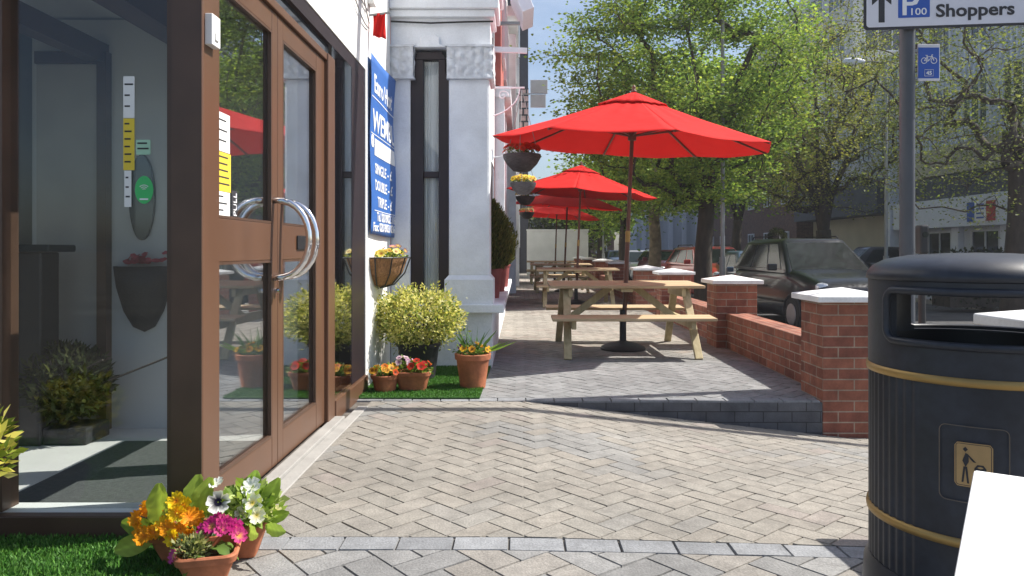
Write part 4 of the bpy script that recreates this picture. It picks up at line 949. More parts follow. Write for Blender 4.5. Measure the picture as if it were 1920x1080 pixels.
# ------------------------------------------------------------------ litter bin
bt=thing('litter_bin','black cylindrical litter bin with gold bands and a litter symbol plaque','litter bin',(1.335,2.15,gz(1.335,2.15)),0)
Z=-gz(1.335,2.15)
front=math.atan2(-2.15+0.0,-1.335)-R(2.0)    # the slot faces the table where the photographer sits
RB=.288
def flute(a,z):
    d=(a-front+math.pi)%(2*math.pi)-math.pi; d2=(a-front)%(2*math.pi)-math.pi
    if abs(d)<R(27): return 1.0
    return 1+.008*math.cos(a*64)
b=MB(); b.lathe([(.265,0),(.298,.01),(.305,.06),(.300,.13),(.287,.155)],96,c=(0,0,0)); b.build('foot',M['bin'],bt,smooth=True,autosmooth=50)
b=MB(); b.lathe([(RB-.003,.156),(RB-.003,Z+.272)],384,rf=flute,cap0=False,cap1=False); b.lathe([(RB-.003,Z+.294),(RB-.003,Z+.694)],384,rf=flute,cap0=False,cap1=False); b.build('body',M['bin'],bt,smooth=True,autosmooth=60)
for z in (Z+.283,Z+.705):
    b=MB(); b.lathe([(RB-.006,z-.012),(RB+.004,z-.011),(RB+.006,z),(RB+.004,z+.011),(RB-.006,z+.012)],96,cap0=False,cap1=False); b.build('gold_band',M['gold'],bt,smooth=True)
# hood wall with two opposite slots
b=MB(); na=144; zs=[Z+.716,Z+.745,Z+.795,Z+.808,Z+.93,Z+.943,Z+.965]
def isopen(j,i):
    a=2*math.pi*(j+.5)/na; dd=min(abs((a-front+math.pi)%(2*math.pi)-math.pi),abs((a-front+2*math.pi)%(2*math.pi)-math.pi))
    return (dd<R(47) and 3<=i<=3) or (dd<R(44.5) and i in (2,4))
for (rr0,rr1) in ((RB,.262),):
    V_=[(rr*math.cos(2*math.pi*j/na),rr*math.sin(2*math.pi*j/na),z) for rr in (rr0,rr1) for z in zs for j in range(na)]
    nz=len(zs); O=nz*na; F_=[]
    for i in range(nz-1):
        for j in range(na):
            j2=(j+1)%na
            if isopen(j,i): continue
            F_.append((i*na+j,i*na+j2,(i+1)*na+j2,(i+1)*na+j)); F_.append((O+i*na+j2,O+i*na+j,O+(i+1)*na+j,O+(i+1)*na+j2))
            for (ii,jj,e) in ((i,j-1,(i*na+j,(i+1)*na+j)),(i,j+1,(i*na+j2,(i+1)*na+j2)),(i-1,j,(i*na+j,i*na+j2)),(i+1,j,((i+1)*na+j,(i+1)*na+j2))):
                if 0<=ii<nz-1 and isopen(jj%na,ii): F_.append((e[0],e[1],e[1]+O,e[0]+O))
    b.add(V_,F_)
b.build('hood',M['bin'],bt,smooth=True,autosmooth=35)
# proud bezel round each slot
def wrapc(u,v,r): a=front+u/RB; return (r*math.cos(a),r*math.sin(a),v)
for off in (0,math.pi):
    pts=[];hw=R(47)*RB; zc=Z+.869; hz=.071; rc=.035
    for (sx,sz,a0) in ((1,1,0),(-1,1,90),(-1,-1,180),(1,-1,270)):
        for i in range(7):
            a=R(a0+15*i); u=sx*(hw-rc)+rc*math.cos(a); v=zc+sz*(hz-rc)+rc*math.sin(a)
            aa=front+off+u/RB; pts.append((u,v,aa))
    # subdivide long edges along the curve
    full=[]
    for p,q in zip(pts,pts[1:]+pts[:1]):
        k=max(1,int(abs(p[0]-q[0])/.02)); 
        for s in range(k):
            f_=s/k; full.append(((RB+.004)*math.cos(p[2]+(q[2]-p[2])*f_),(RB+.004)*math.sin(p[2]+(q[2]-p[2])*f_),p[1]+(q[1]-p[1])*f_))
    b=MB(); b.tube(full+[full[0]],.011,8,cap=False); b.build('slot_bezel',M['bin'],bt,smooth=True)
b=MB(); b.lathe([(.262,Z+.9655),(RB,Z+.9655),(RB+.006,Z+.968),(RB+.004,Z+.985),(RB-.012,Z+1.006),(RB-.045,Z+1.024),(RB-.11,Z+1.037),(.08,Z+1.043),(.0001,Z+1.0445)],96,cap0=False,cap1=False); b.build('domed_lid',M['bin'],bt,smooth=True)
b=MB(); b.lathe([(.255,.16),(.255,Z+.79)],64,cap0=True,cap1=False); b.build('liner',M['black'],bt,smooth=True)
# litter symbol plaque
def wrap(u,z,t): a=front+R(0.5)+u/RB; return ((RB+t)*math.cos(a),(RB+t)*math.sin(a),z)
pz=Z+.493
def dense(poly,step=.012):
    out=[]
    for p,q in zip(poly,poly[1:]+poly[:1]):
        k=max(1,int(abs(p[0]-q[0])/step)); out+=[(p[0]+(q[0]-p[0])*i/k,p[1]+(q[1]-p[1])*i/k) for i in range(k)]
    return out
def wstrip(b,poly,t0):
    """fill a symmetric/convex outline with vertical slices that follow the curve"""
    us=[p[0] for p in poly]; u0,u1=min(us),max(us); n=max(2,int((u1-u0)/.006))
    def span(u):
        zs_=[]
        for p,q in zip(poly,poly[1:]+poly[:1]):
            if (p[0]-u)*(q[0]-u)<=0 and abs(p[0]-q[0])>1e-9: zs_.append(p[1]+(q[1]-p[1])*(u-p[0])/(q[0]-p[0]))
        return min(zs_),max(zs_)
    vs=[]
    for i in range(n+1):
        u=u0+(u1-u0)*min(max(i/n,1e-4),1-1e-4); a,c=span(u); vs+=[wrap(u,a,t0),wrap(u,c,t0)]
    b.add(vs,[(2*i,2*i+2,2*i+3,2*i+1) for i in range(n)])
def rrect(hw,hz,rc,cz,cu=0):
    o=[]
    for (sx,sz,a0) in ((1,1,0),(-1,1,90),(-1,-1,180),(1,-1,270)):
        for i in range(6): a=R(a0+18*i); o.append((cu+sx*(hw-rc)+rc*math.cos(a),cz+sz*(hz-rc)+rc*math.sin(a)))
    return o
b=MB(); wstrip(b,rrect(.0425,.0575,.009,pz),.0035); pl=b.build('plaque',M['plaque'],bt)
b=MB()
for c_ in ([(.003+.0,0)],): pass
sgn=1  # +u is to the viewer's right on the bin face
pers=lambda u,z:(u*sgn,pz+z)
wstrip(b,[pers(-.018+.0058*math.cos(k*math.pi/8),.040+.0068*math.sin(k*math.pi/8)) for k in range(16)],.005)
wstrip(b,[pers(-.0245,.010),pers(-.024,.026),pers(-.021,.031),pers(-.014,.031),pers(-.0105,.026),pers(-.0105,.008),pers(-.013,-.006),pers(-.024,-.006)],.005)
wstrip(b,[pers(-.0245,-.005),pers(-.0175,-.005),pers(-.0195,-.046),pers(-.0265,-.046)],.005)
wstrip(b,[pers(-.0185,-.005),pers(-.0115,-.005),pers(-.0095,-.048),pers(-.0165,-.048)],.005)
wstrip(b,[pers(-.014,.030),pers(.006,.008),pers(.004,.004),pers(-.013,.022)],.005)
wstrip(b,[pers(.002,-.047),pers(.002,-.006),pers(.006,.003),pers(.024,.003),pers(.028,-.006),pers(.028,-.047)],.0045)
b.build('litter_symbol',M['ink'],pl)
b=MB(); wstrip(b,rrect(.006,.003,.002,pz-.0035,.015),.0056); b.build('symbol_slot',M['plaque'],pl)
b=MB()
def ring(hw,hz,rc,th,t):
    o=dense(rrect(hw,hz,rc,pz)); i_=dense(rrect(hw,hz,rc,pz))
    b.tube([wrap(u,z,t) for u,z in o]+[wrap(*o[0],t)],th,6,cap=False)
ring(.078,.099,.016,.0013,.0032); b.build('gilt_outline',mat('dull_gilt',(.16,.13,.10),.5,.3),bt)
b=MB(); ring(.039,.054,.007,.0008,.0036); b.build('plaque_border',M['ink'],pl)
# white cafe table whose corner pokes in at lower right
tw=thing('cafe_table','white table corner in the foreground in front of the litter bin','table',(.684,1.11,0),0)
dx=Vector((.83,-.56,0)).normalized(); dy=Vector((-.244,-.363,0)).normalized()
b=MB(); w_,l_=.75,.75
b.prism([(0,0),(w_,0),(w_,l_),(0,l_)],lambda u,v,t:tuple(dx*u+dy*v+Vector((0,0,t))),.695,.72); b.build('table_top',M['table_white'],tw,bevel=.004)
for (u,v) in ((.28,.28),):
    c_=dx*.375+dy*.375; b=MB(); b.tube([c_+Vector((0,0,.03)),c_+Vector((0,0,.694))],.035,16); b.build('pedestal',M['galv'],tw); b=MB(); b.lathe([(.22,0),(.22,.015),(.05,.04)],32,c=tuple(c_)); b.build('base',M['galv'],tw)
# ------------------------------------------------------------------ sign post
sp=thing('sign_post','grey post carrying a white parking direction sign and a blue cycle route sign','sign post',(3.03,5.76,-.30))
SZ=.30
b=MB(); b.tube([(0,0,0),(0,0,SZ+3.55)],.056,20); b.build('pole',M['pole_grey'],sp,smooth=True,autosmooth=40)
b=MB(); b.tube([(0,0,SZ+1.05),(0,0,SZ+1.065)],.059,20); b.tube([(0,0,SZ+2.35),(0,0,SZ+2.37)],.059,20); b.tube([(0,0,SZ+2.08),(0,0,SZ+2.10)],.059,20); b.build('clip_band',M['pole_grey'],sp)
Ms=frameM((-.37,-.065,SZ+2.755),(math.cos(R(-4.5)),math.sin(R(-4.5)),.010),(0,0,1))
Mr=Matrix.Rotation(0,4,'Z')
def plate(nm,x0,x1,y0,y1,rc,t0,t1,m,par):
    o=[]
    for (sx,sz,a0) in ((1,1,0),(-1,1,90),(-1,-1,180),(1,-1,270)):
        for i in range(6):
            a=R(a0+18*i); cx_=(x1-rc) if sx>0 else (x0+rc); cy_=(y1-rc) if sz>0 else (y0+rc); o.append((cx_+rc*math.cos(a),cy_+rc*math.sin(a)))
    q=MB(); q.prism(o,lambda u,v,t:tuple(Ms@Vector((u,v,t))),t0,t1); return q.build(nm,m,par)
WS=1.225; HS=.56
pa=plate('direction_sign',0,WS,0,HS,.03,-.006,.0,M['ink'],sp)
plate('sign_face',.020,WS-.020,.020,HS-.020,.024,.0005,.002,M['sign_white'],pa)
q=MB()
q.prism([(.110,.055),(.155,.055),(.155,.235),(.205,.19),(.205,.25),(.1325,.33),(.06,.25),(.06,.19),(.110,.235)],lambda u,v,t:tuple(Ms@Vector((u,v,t))),.0025,.0035); q.build('arrow',M['ink'],pa)
plate('parking_square',.255,.49,.085,.34,.006,.0025,.0035,M['sign_blue'],pa)
q=MB()
Pp=[(.287,.108),(.318,.108),(.318,.170),(.37,.170),(.405,.19),(.418,.235),(.405,.28),(.37,.30),(.287,.30)]
q.prism([(.287,.105),(.318,.105),(.318,.305),(.287,.305)],lambda u,v,t:tuple(Ms@Vector((u,v,t))),.004,.005)
q.prism([(.3181,.305),(.36,.305),(.395,.295),(.41,.265),(.376,.262),(.36,.278),(.3181,.278)],lambda u,v,t:tuple(Ms@Vector((u,v,t))),.004,.005)
q.prism([(.3181,.178),(.36,.178),(.395,.188),(.41,.22),(.41,.2645),(.376,.2615),(.376,.222),(.36,.206),(.3181,.206)],lambda u,v,t:tuple(Ms@Vector((u,v,t))),.004,.005)
q.build('parking_letter',M['letter'],pa)
def stxt(s,x,y,size,wd,m,bold=.004): text_obj('lettering',s,size,m,pa,Ms@Matrix.Translation((x,y,.0042)),width=wd,bold=bold,ext=.0008)
stxt('100',.352,.105,.075,.115,M['letter'],.0005); stxt('Shoppers',.535,.085,.135,.575,M['ink'],.0034)
q=MB(); q.obox(Matrix.Translation((0,-.045,SZ+2.80)),.05,.018,.02); q.obox(Matrix.Translation((0,-.045,SZ+3.2)),.05,.018,.02); q.build('sign_clip',M['pole_grey'],sp)
q=MB(); x0_,x1_,z0_,z1_=.078,.250,SZ+2.378,SZ+2.664; q.box(x0_,x1_,-.012,.0,z0_,z1_); bc=q.build('cycle_sign',M['sign_white'],sp,bevel=.003)
q=MB(); q.box(x0_+.001,x1_-.008,-.0145,-.0125,z0_+.018,z1_-.028); q.build('sign_face',M['sign_blue'],bc)
q=MB(); q.bar((.056,-.006,z0_+.02),(x0_,-.006,z0_+.02),.012,.02); q.bar((.056,-.006,z1_-.05),(x0_,-.006,z1_-.05),.012,.02); q.build('bracket',M['galv'],bc)
q=MB(); cy0=-.0165; cxb,czb=.162,z0_+.165
for s in (-1,1): q.tube([(cxb+s*.038+.022*math.cos(k*math.pi/10),cy0,czb-.01+.022*math.sin(k*math.pi/10)) for k in range(21)],.0028,5,cap=False)
for a,c in (((-.038,-.01),(-.014,.02)),((-.014,.02),(.022,.022)),((-.018,.028),(-.004,-.012)),((-.004,-.012),(.022,.022)),((.038,-.01),(.020,.034)),((-.004,-.012),(-.038,-.01)),((-.026,.031),(-.010,.031)),((.020,.034),(.030,.036))):
    q.tube([(cxb+a[0],cy0,czb+a[1]),(cxb+c[0],cy0,czb+c[1])],.0028,5)
q.build('bicycle_symbol',M['letter'],bc)
q=MB(); q.tube([(cxb-.034,cy0,z0_+.035),(cxb+.034,cy0,z0_+.035),(cxb+.034,cy0,z0_+.085),(cxb-.034,cy0,z0_+.085),(cxb-.034,cy0,z0_+.035)],.0018,4); q.build('number_box',M['letter'],bc)
text_obj('lettering','45',.042,M['letter'],bc,frameM((cxb-.022,-.016,z0_+.045),(1,0,0),(0,0,1)),width=.044,bold=.001,ext=.0006)
# signal head behind the post
sg=thing('signal_box','black signal box on a short post to the right of the sign post','signal',(4.15,7.6,-.285))
b=MB(); b.tube([(0,0,0),(0,0,1.3)],.035,12); b.build('post',M['black'],sg)
b=MB(); b.box(-.045,.045,-.06,.06,1.301,1.60); b.build('housing',M['black'],sg,bevel=.02)
b=MB(); b.tube([(0,-.06,1.5),(0,-.075,1.5)],.03,14); b.build('lens',M['car_glass'],sg)
# ------------------------------------------------------------------ cars
def make_car(label, loc, rz, body, Lc=4.3, W=1.76, H=1.60, kind='estate', group='cars parked along the street'):
    t=thing('parked_car',label,'car',loc,rz,group)
    hw=W/2; zb=.20; belt={'saloon':.93,'estate':1.09}.get(kind,1.0); hk=belt/.93
    # stations along y: (y, half width at sill, half width at belt, z top, z bottom)
    st=[(-Lc/2,.60,.55,.60,.30),(-Lc/2+.05,.86,.80,.70*hk,.22),(-Lc/2+.28,.95,.86,.80*hk,.19),(-Lc/2+.75,.99,.90,.89*hk,.18),(-Lc/2+1.15,1.0,.93,.95*hk,.18),(-.4,1.0,.94,belt,.18),(.6,1.0,.94,belt,.18),(Lc/2-.9,1.0,.93,belt+.01,.18),(Lc/2-.3,.97,.90,belt,.20),(Lc/2-.06,.90,.86,belt-.04,.24),(Lc/2,.70,.70,belt-.18,.34)]
    b=MB(); n=None
    rings=[]
    for (y,a,c,zt,z0) in st:
        h=[(0,z0),(a*hw*.80,z0),(a*hw*.97,z0+.10),(a*hw,z0+(zt-z0)*.45),(a*hw*.99,z0+(zt-z0)*.66),(c*hw,zt-.02),(c*hw*.80,zt+.012),(0,zt+.035)]
        ring=[(x,y,z) for x,z in h]+[(-x,y,z) for x,z in h[-2:0:-1]]; rings.append(ring)
    n=len(rings[0])
    for r_ in rings: b.v+=r_
    for i in range(len(rings)-1):
        for j in range(n): b.f.append((i*n+j,i*n+(j+1)%n,(i+1)*n+(j+1)%n,(i+1)*n+j)); b.m.append(0)
    b.f.append(tuple(range(n-1,-1,-1))); b.m.append(0); b.f.append(tuple((len(rings)-1)*n+j for j in range(n))); b.m.append(0)
    b.build('body',body,t,smooth=True,subsurf=2)
    # cabin
    yf0=-Lc/2+1.12; yf1=yf0+.78; yr0=Lc/2-.12; yr1=yr0-.38
    if kind=='saloon': yr0=Lc/2-.75; yr1=yr0-.6
    wl=hw*.925; wu=hw*.70; zl=belt-.02; zu=H
    lo=[(-wl,yf0),(wl,yf0),(wl,yr0),(-wl,yr0)]; hi=[(-wu,yf1),(wu,yf1),(wu,yr1),(-wu,yr1)]
    b=MB(); b.add([(x,y,zl-(.03 if y<0 else 0)) for x,y in lo]+[(x,y,zu-.05) for x,y in hi]+[(x*.82,y*.9+(.04),zu) for x,y in hi],[(0,1,5,4),(1,2,6,5),(2,3,7,6),(3,0,4,7),(4,5,9,8),(5,6,10,9),(6,7,11,10),(7,4,8,11),(8,9,10,11)])
    b.build('cabin',body,t,bevel=.05,seg=3,smooth=True,autosmooth=60)
    def panel(nm,A,B,C_,D,u0,u1,v0,v1,m,off=.010):
        A,B,C_,D=map(Vector,(A,B,C_,D)); nn=(B-A).cross(D-A).normalized()
        f=lambda u,v:(A*(1-u)+B*u)*(1-v)+(D*(1-u)+C_*u)*v
        q=MB(); P_=[f(u0,v0),f(u1,v0),f(u1,v1),f(u0,v1)]
        q.add([p+nn*off for p in P_]+[p-nn*.02 for p in P_],[(0,1,2,3),(0,4,5,1),(1,5,6,2),(2,6,7,3),(3,7,4,0),(7,6,5,4)]); return q.build(nm,m,t,bevel=.006)
    l3=[Vector((x,y,zl-(.03 if y<0 else 0))) for x,y in lo]; h3=[Vector((x,y,zu-.05)) for x,y in hi]
    ws=panel('windscreen',l3[0],l3[1],h3[1],h3[0],.05,.95,.04,.94,M['car_glass'])
    panel('rear_window',l3[2],l3[3],h3[3],h3[2],.08,.92,.2,.92,M['car_glass'])
    for (a_,b_,c_,d_) in ((l3[1],l3[2],h3[2],h3[1]),(l3[3],l3[0],h3[0],h3[3])):
        for (u0,u1) in ((.10,.36),(.385,.66),(.69,.90)) if kind!='saloon' else ((.14,.5),(.53,.86)):
            panel('side_window',a_,b_,c_,d_,u0,u1,.10,.90,M['car_glass'])
    b=MB()
    for s in (-1,1): b.tube([Vector((s*.10-.35,yf0-.02,zl+.005)),Vector((s*.10+.02,yf0+.07,zl+.045))],.010,6)
    b.build('wiper',M['plastic'],t)
    for s in (-1,1):
        for yy in (-Lc/2+.82,Lc/2-.80):
            b=MB(); b.tube([(s*(hw-.20),yy,.31),(s*(hw+.004),yy,.31)],.31,26); wh=b.build('wheel',M['tyre'],t,bevel=.02)
            b=MB(); b.tube([(s*(hw+.0045),yy,.31),(s*(hw+.016),yy,.31)],.20,20); b.build('rim',M['rim'],wh,bevel=.005)
            b=MB(); k=14; b.tube([(s*(hw-.004),yy+.36*math.cos(math.pi*i/k),.31+.36*math.sin(math.pi*i/k)) for i in range(k+1)],.022,6); b.build('wheel_arch',M['plastic'],t)
        b=MB(); b.lathe([(.001,-.11),(.06,-.10),(.085,-.04),(.08,.05),(.05,.09),(.001,.10)],14,sx=1.15,sy=.9); hl=b.build('headlight',M['lamp'],t,smooth=True); hl.location=(s*hw*.70,-Lc/2+.20,.70*hk); hl.scale=(1.3,1,.9)
        b=MB(); b.obox(Matrix.Translation((s*(hw+.09),yf0+.38,belt+.06)),.09,.045,.065); b.build('door_mirror',body,t,bevel=.02)
        b=MB(); b.obox(Matrix.Translation((s*hw*.74,Lc/2-.07,.82)),.09,.06,.13); b.build('tail_light',M['tail'],t,bevel=.02)
        b=MB(); b.box(min(s*hw*.997,s*(hw+.006)),max(s*hw*.997,s*(hw+.006)),-.9,1.2,.50,.54); b.build('side_strip',M['plastic'],t)
        for yy in (-.05,.85):
            b=MB(); b.obox(Matrix.Translation((s*(hw*.985+.008),yy,.78)),.012,.08,.014); b.build('door_handle',M['plastic'],t,bevel=.005)
    b=MB(); b.box(-.42,.42,-Lc/2-.012,-Lc/2+.08,.50,.62); b.build('grille',M['plastic'],t,bevel=.01)
    b=MB(); b.box(-.6,.6,-Lc/2-.01,-Lc/2+.1,.27,.38); b.build('lower_grille',M['plastic'],t,bevel=.01)
    b=MB(); b.box(-.26,.26,-Lc/2-.026,-Lc/2-.013,.39,.49); b.build('number_plate',M['paper'],t)
    if kind=='estate':
        for s in (-1,1):
            b=MB(); b.tube([(s*wu*.93,yf1+.2,zu-.01),(s*wu*.93,yf1+.25,zu+.045),(s*wu*.93,yr1-.25,zu+.045),(s*wu*.93,yr1-.2,zu-.01)],.014,6); b.build('roof_rail',M['plastic'],t)
    return t
c_dark=make_car('large dark grey people carrier nearest the brick wall, facing the street',(5.72,14.6,-.41),R(3),paint('car_dark',(.007,.009,.015),.45),4.25,1.80,1.70)
make_car('red car with a pale windscreen behind the main tree trunk',(5.55,21.2,-.41),R(7),paint('car_red',(.42,.035,.028)),4.1,1.74,1.58)
make_car('blue grey car between the red car and the dark people carrier',(6.2,19.2,-.41),R(4),paint('car_blue',(.06,.10,.16)),4.2,1.74,1.46,'saloon')
make_car('small dark maroon car parked beyond the red car',(5.5,27.5,-.41),R(2),paint('car_maroon',(.10,.02,.03)),4.0,1.7,1.50)
make_car('silver car parked far down the street',(5.5,33.5,-.41),R(2),paint('car_silver',(.32,.33,.36)),4.2,1.74,1.48,'saloon')
make_car('dark blue car at the far end of the parked row',(5.4,40,-.41),R(2),paint('car_navy',(.03,.04,.10)),4.2,1.74,1.48)
make_car('black low car across the road near the beige wall',(13.2,26.5,-.29),R(86),paint('car_black',(.012,.012,.014)),4.4,1.78,1.48,'saloon')
make_car('grey car parked across the far road lane',(10.2,38,-.41),R(182),paint('car_grey',(.12,.12,.13)),4.3,1.76,1.5)
# ------------------------------------------------------------------ trees
def make_tree(name,label,loc,h_trunk,crown_c,crown_r,nclump,nleaf,lsize,cols,tr=.17,bark='bark',limbs=3,seed=1,droop=.0,spread=.33,lean=(0,0),minz=None,flat=1.0,group=None,twigs=True,clumpjit=1.0,tp=.58):
    global rng
    rng=np.random.default_rng(seed); rr=random.Random(seed)
    t=thing(name,label,'tree',loc,0,group)
    cc=np.array(crown_c,float); cr=np.array(crown_r,float)
    nodes_=[]; par=[]
    k=6
    for i in range(k+1):
        u=i/k; nodes_.append(np.array([lean[0]*u+.05*math.sin(u*5+seed),lean[1]*u+.05*math.cos(u*4+seed),h_trunk*u])); par.append(i-1)
    # main limbs
    top=len(nodes_)-1; 
    for l in range(limbs):
        a=2*math.pi*l/limbs+seed; prev=top-(l%2)
        Ln=.62
        for q in range(1,6):
            u=q/5; p=nodes_[top]+np.array([math.cos(a)*cr[0]*Ln*u**1.2,math.sin(a)*cr[1]*Ln*u**1.2,(cc[2]+cr[2]*.45-h_trunk)*u])+.07*rng.normal(size=3)
            nodes_.append(p); par.append(prev); prev=len(nodes_)-1
    cl=[]
    while len(cl)<nclump:
        d=unit(rng.normal(size=3)); q=rng.uniform(.12,1)**.42
        lump=1+.24*mnoise.noise(Vector(tuple(d*2.3+seed)))+.12*mnoise.noise(Vector(tuple(d*5+seed)))
        p=cc+d*cr*q*lump
        if minz is not None and p[2]<minz: continue
        if rr.random()<droop and p[2]>cc[2]: continue
        cl.append(p)
    cl=sorted(cl,key=lambda p:np.linalg.norm(p-nodes_[top]))
    ends=[]
    for p in cl:
        A=np.array(nodes_[3:]); d=np.linalg.norm(A-p,axis=1)+.35*np.maximum(0,A[:,2]-p[2]); j=int(np.argmin(d))+3; q=nodes_[j]
        m_=(q+p)/2+.08*np.linalg.norm(p-q)*rng.normal(size=3); m_[2]+=.06*np.linalg.norm(p-q)
        nodes_.append(m_); par.append(j); nodes_.append(p); par.append(len(nodes_)-2); ends.append(len(nodes_)-1)
    N=len(nodes_); wgt=np.zeros(N)
    for e in ends: wgt[e]+=1
    for i in range(N-1,0,-1):
        if par[i]>=0: wgt[par[i]]+=wgt[i]
    mxw=wgt[0] or 1
    rad=np.maximum(.007,tr*np.power(np.maximum(wgt,.3)/mxw,tp))
    for i in range(k+1): rad[i]=tr*(1.18-.28*i/k) if i>0 else tr*1.5
    b=MB()
    b.tube([nodes_[i] for i in range(k+1)],[rad[i] for i in range(k+1)],12)
    ch=[[] for _ in range(N)]
    for i in range(1,N): ch[par[i]].append(i)
    for i in range(k+1,N):
        q=par[i]; n_=7 if rad[i]>.03 else (5 if rad[i]>.013 else 4)
        b.tube([nodes_[q],nodes_[i]],[min(rad[q],rad[i]*1.35),rad[i]],n_,cap=False)
    b.build('trunk',M[bark],t,smooth=True)
    E=np.array([nodes_[e] for e in ends]); PE=np.array([nodes_[par[e]] for e in ends])
    idx=rng.integers(0,len(E),nleaf); u=rng.uniform(-.1,1,(nleaf,1))
    szc=spread*clumpjit*rng.uniform(.6,1.35,len(E))
    P=PE[idx]*(1-np.maximum(u,.35))+E[idx]*np.maximum(u,.35)+rng.normal(size=(nleaf,3))*szc[idx][:,None]*np.array([1,1,.62*flat])
    D=(P-E[idx])*np.array([1,1,.5])+np.array([0,0,-.03])+.45*rng.normal(size=P.shape)*spread*np.array([1,1,.6])
    tint=rng.uniform(.78,1.22,(len(E),1))
    C=np.clip(pal(nleaf,cols,.16)*tint[idx],.004,.9)
    V,F,Cc=leaf_arrays(P,D,lsize*rng.uniform(.6,1.3,nleaf),C,.62,.12); sheet_mesh('crown',V,F,Cc,M['leaf'],t)
    return t
G1=[(.165,.265,.06),(.21,.315,.07),(.25,.355,.075),(.105,.18,.05),(.33,.41,.09)]
G2=[(.19,.22,.05),(.25,.26,.06),(.13,.16,.04),(.30,.29,.08)]
G3=[(.15,.18,.06),(.22,.24,.09),(.10,.13,.045),(.18,.23,.06)]
make_tree('street_tree','large bright green street tree rising behind the nearest red parasol',(4.32,17.2,-.30),2.5,(-.55,.1,5.5),(3.15,2.35,3.3),430,64000,.088,G1,.20,'bark',5,3,spread=.27,minz=2.35,flat=.55,tp=.54)
make_tree('street_tree','second green street tree with a mottled pale trunk left of the red car',(4.3,23.6,-.30),2.5,(-.1,0,4.9),(2.8,2.5,2.8),190,22000,.115,G1,.19,'bark_pale',4,5,spread=.30,minz=2.3,flat=.6)
make_tree('street_tree','third green street tree farther down the pavement',(4.3,30.5,-.30),2.4,(0,0,4.6),(2.5,2.4,2.5),120,10000,.17,G1,.17,'bark',4,8,spread=.4,minz=2.1)
make_tree('street_tree','distant green street tree at the end of the parked cars',(4.3,39,-.30),2.4,(0,0,4.2),(2.4,2.4,2.2),80,6000,.22,G1,.17,'bark',4,9,spread=.45,minz=2.1)
make_tree('forked_tree','forked tree with sparse olive spring leaves across the road',(9.75,23.6,-.29),2.0,(-.3,0,5.6),(2.9,2.8,3.5),420,29000,.078,G2,.25,'bark',4,12,spread=.28,minz=2.5,flat=.75,tp=.52)
make_tree('forked_tree','dark ivy clad tree with bare twiggy branches at the right edge',(9.75,14.4,-.29),3.0,(-.9,.2,5.2),(2.8,2.6,3.4),600,25000,.058,G3,.21,'bark',5,17,spread=.33,minz=1.6,tp=.70)
make_tree('broad_tree','bright green tree on the far pavement between the main tree and the olive one',(9.0,30.5,-.29),2.6,(-.6,0,6.2),(3.4,3.2,3.6),170,17000,.16,[(.16,.25,.03),(.20,.30,.04),(.12,.20,.03)],.2,'bark',4,21,spread=.5,minz=2.4)
make_tree('broad_tree','dark green distant tree showing above the white end wall',(4.3,46,-.30),1.6,(-1.5,0,3.4),(2.6,2.2,2.2),60,4200,.30,[(.06,.08,.03),(.09,.11,.04)],.2,'bark',4,25,spread=.55)
rng=np.random.default_rng(5)
# ivy on the dark tree, hedge and shrubs across the road
def hedge(name,label,cat,x0,x1,y0,y1,z0,z1,n,cols,ls):
    P=np.stack([rng.uniform(x0,x1,n),rng.uniform(y0,y1,n),z0+(z1-z0)*rng.uniform(0,1,n)**.6],1)
    P[:,2]+=.12*np.sin(P[:,0]*5+P[:,1]*3); D=rng.normal(size=(n,3))+np.array([0,-.3,.6])
    V,F,C=leaf_arrays(P,D,ls*rng.uniform(.6,1.3,n),pal(n,cols),.6,.1)
    core=MB(); core.box(x0+.12,x1-.12,y0+.12,y1-.12,z0,z1-.15)
    o=sheet_mesh(name,V,F,C,M['leaf']); tag(o,label,cat); c=core.build('branches',M['bark'],o); return o
hedge('hedge','dark low hedge in front of the white shopfront across the road','hedge',10.0,13.4,17.2,18.2,-.29,.95,6000,[(.018,.026,.014),(.03,.04,.02)],.10)
hedge('light_shrub','small bright green shrub against the dark hedge','shrub',11.6,12.4,16.9,17.4,.3,1.12,420,[(.20,.26,.05),(.28,.34,.08)],.10)
sh2=thing('rounded_shrub','small dark rounded shrub showing above the people carrier roof','shrub',(7.05,20.2,-.41))
b=MB(); b.lathe([(.22,0),(.28,.5),(.26,.52)],18); b.build('tub',M['plastic'],sh2); b=MB(); b.tube([(0,0,.5),(0,0,1.5)],.03,6); b.build('stem',M['bark'],sh2)
P=blobs(1500,(0,0,1.80),(.24,.24,.27),.6); V,F,C=leaf_arrays(P,P-np.array([0,0,1.8]),.06,pal(1500,[(.02,.025,.014),(.03,.035,.02)]),.5); sheet_mesh('foliage',V,F,C,M['leaf'],sh2)
# ------------------------------------------------------------------ buildings
def windows(root,axis,plane,us,zs_,w_,h_,frame,glass,out=1,depth=.06,bars=1):
    """rows of windows on a wall: axis 'x' = wall faces +-X at x=plane, u runs along y"""
    for z in zs_:
        for u in us:
            f=MB(); g_=MB(); s=out
            def bx2(mb,ua,ub,za,zb,d0,d1):
                a,c=sorted((plane+s*d0,plane+s*d1))
                if axis=='x': mb.box(a,c,ua,ub,za,zb)
                else: mb.box(ua,ub,a,c,za,zb)
            t_=.07
            bx2(f,u,u+w_,z,z+t_,.002,depth); bx2(f,u,u+w_,z+h_-t_,z+h_,.002,depth); bx2(f,u,u+t_,z+t_,z+h_-t_,.002,depth); bx2(f,u+w_-t_,u+w_,z+t_,z+h_-t_,.002,depth)
            for k in range(bars): 
                uu=u+w_*(k+1)/(bars+1); bx2(f,uu-.025,uu+.025,z+t_,z+h_-t_,.002,depth-.01)
            fr=f.build('window',frame,root); bx2(g_,u+t_,u+w_-t_,z+t_,z+h_-t_,.001,depth*.4); g_.build('pane',glass,fr)
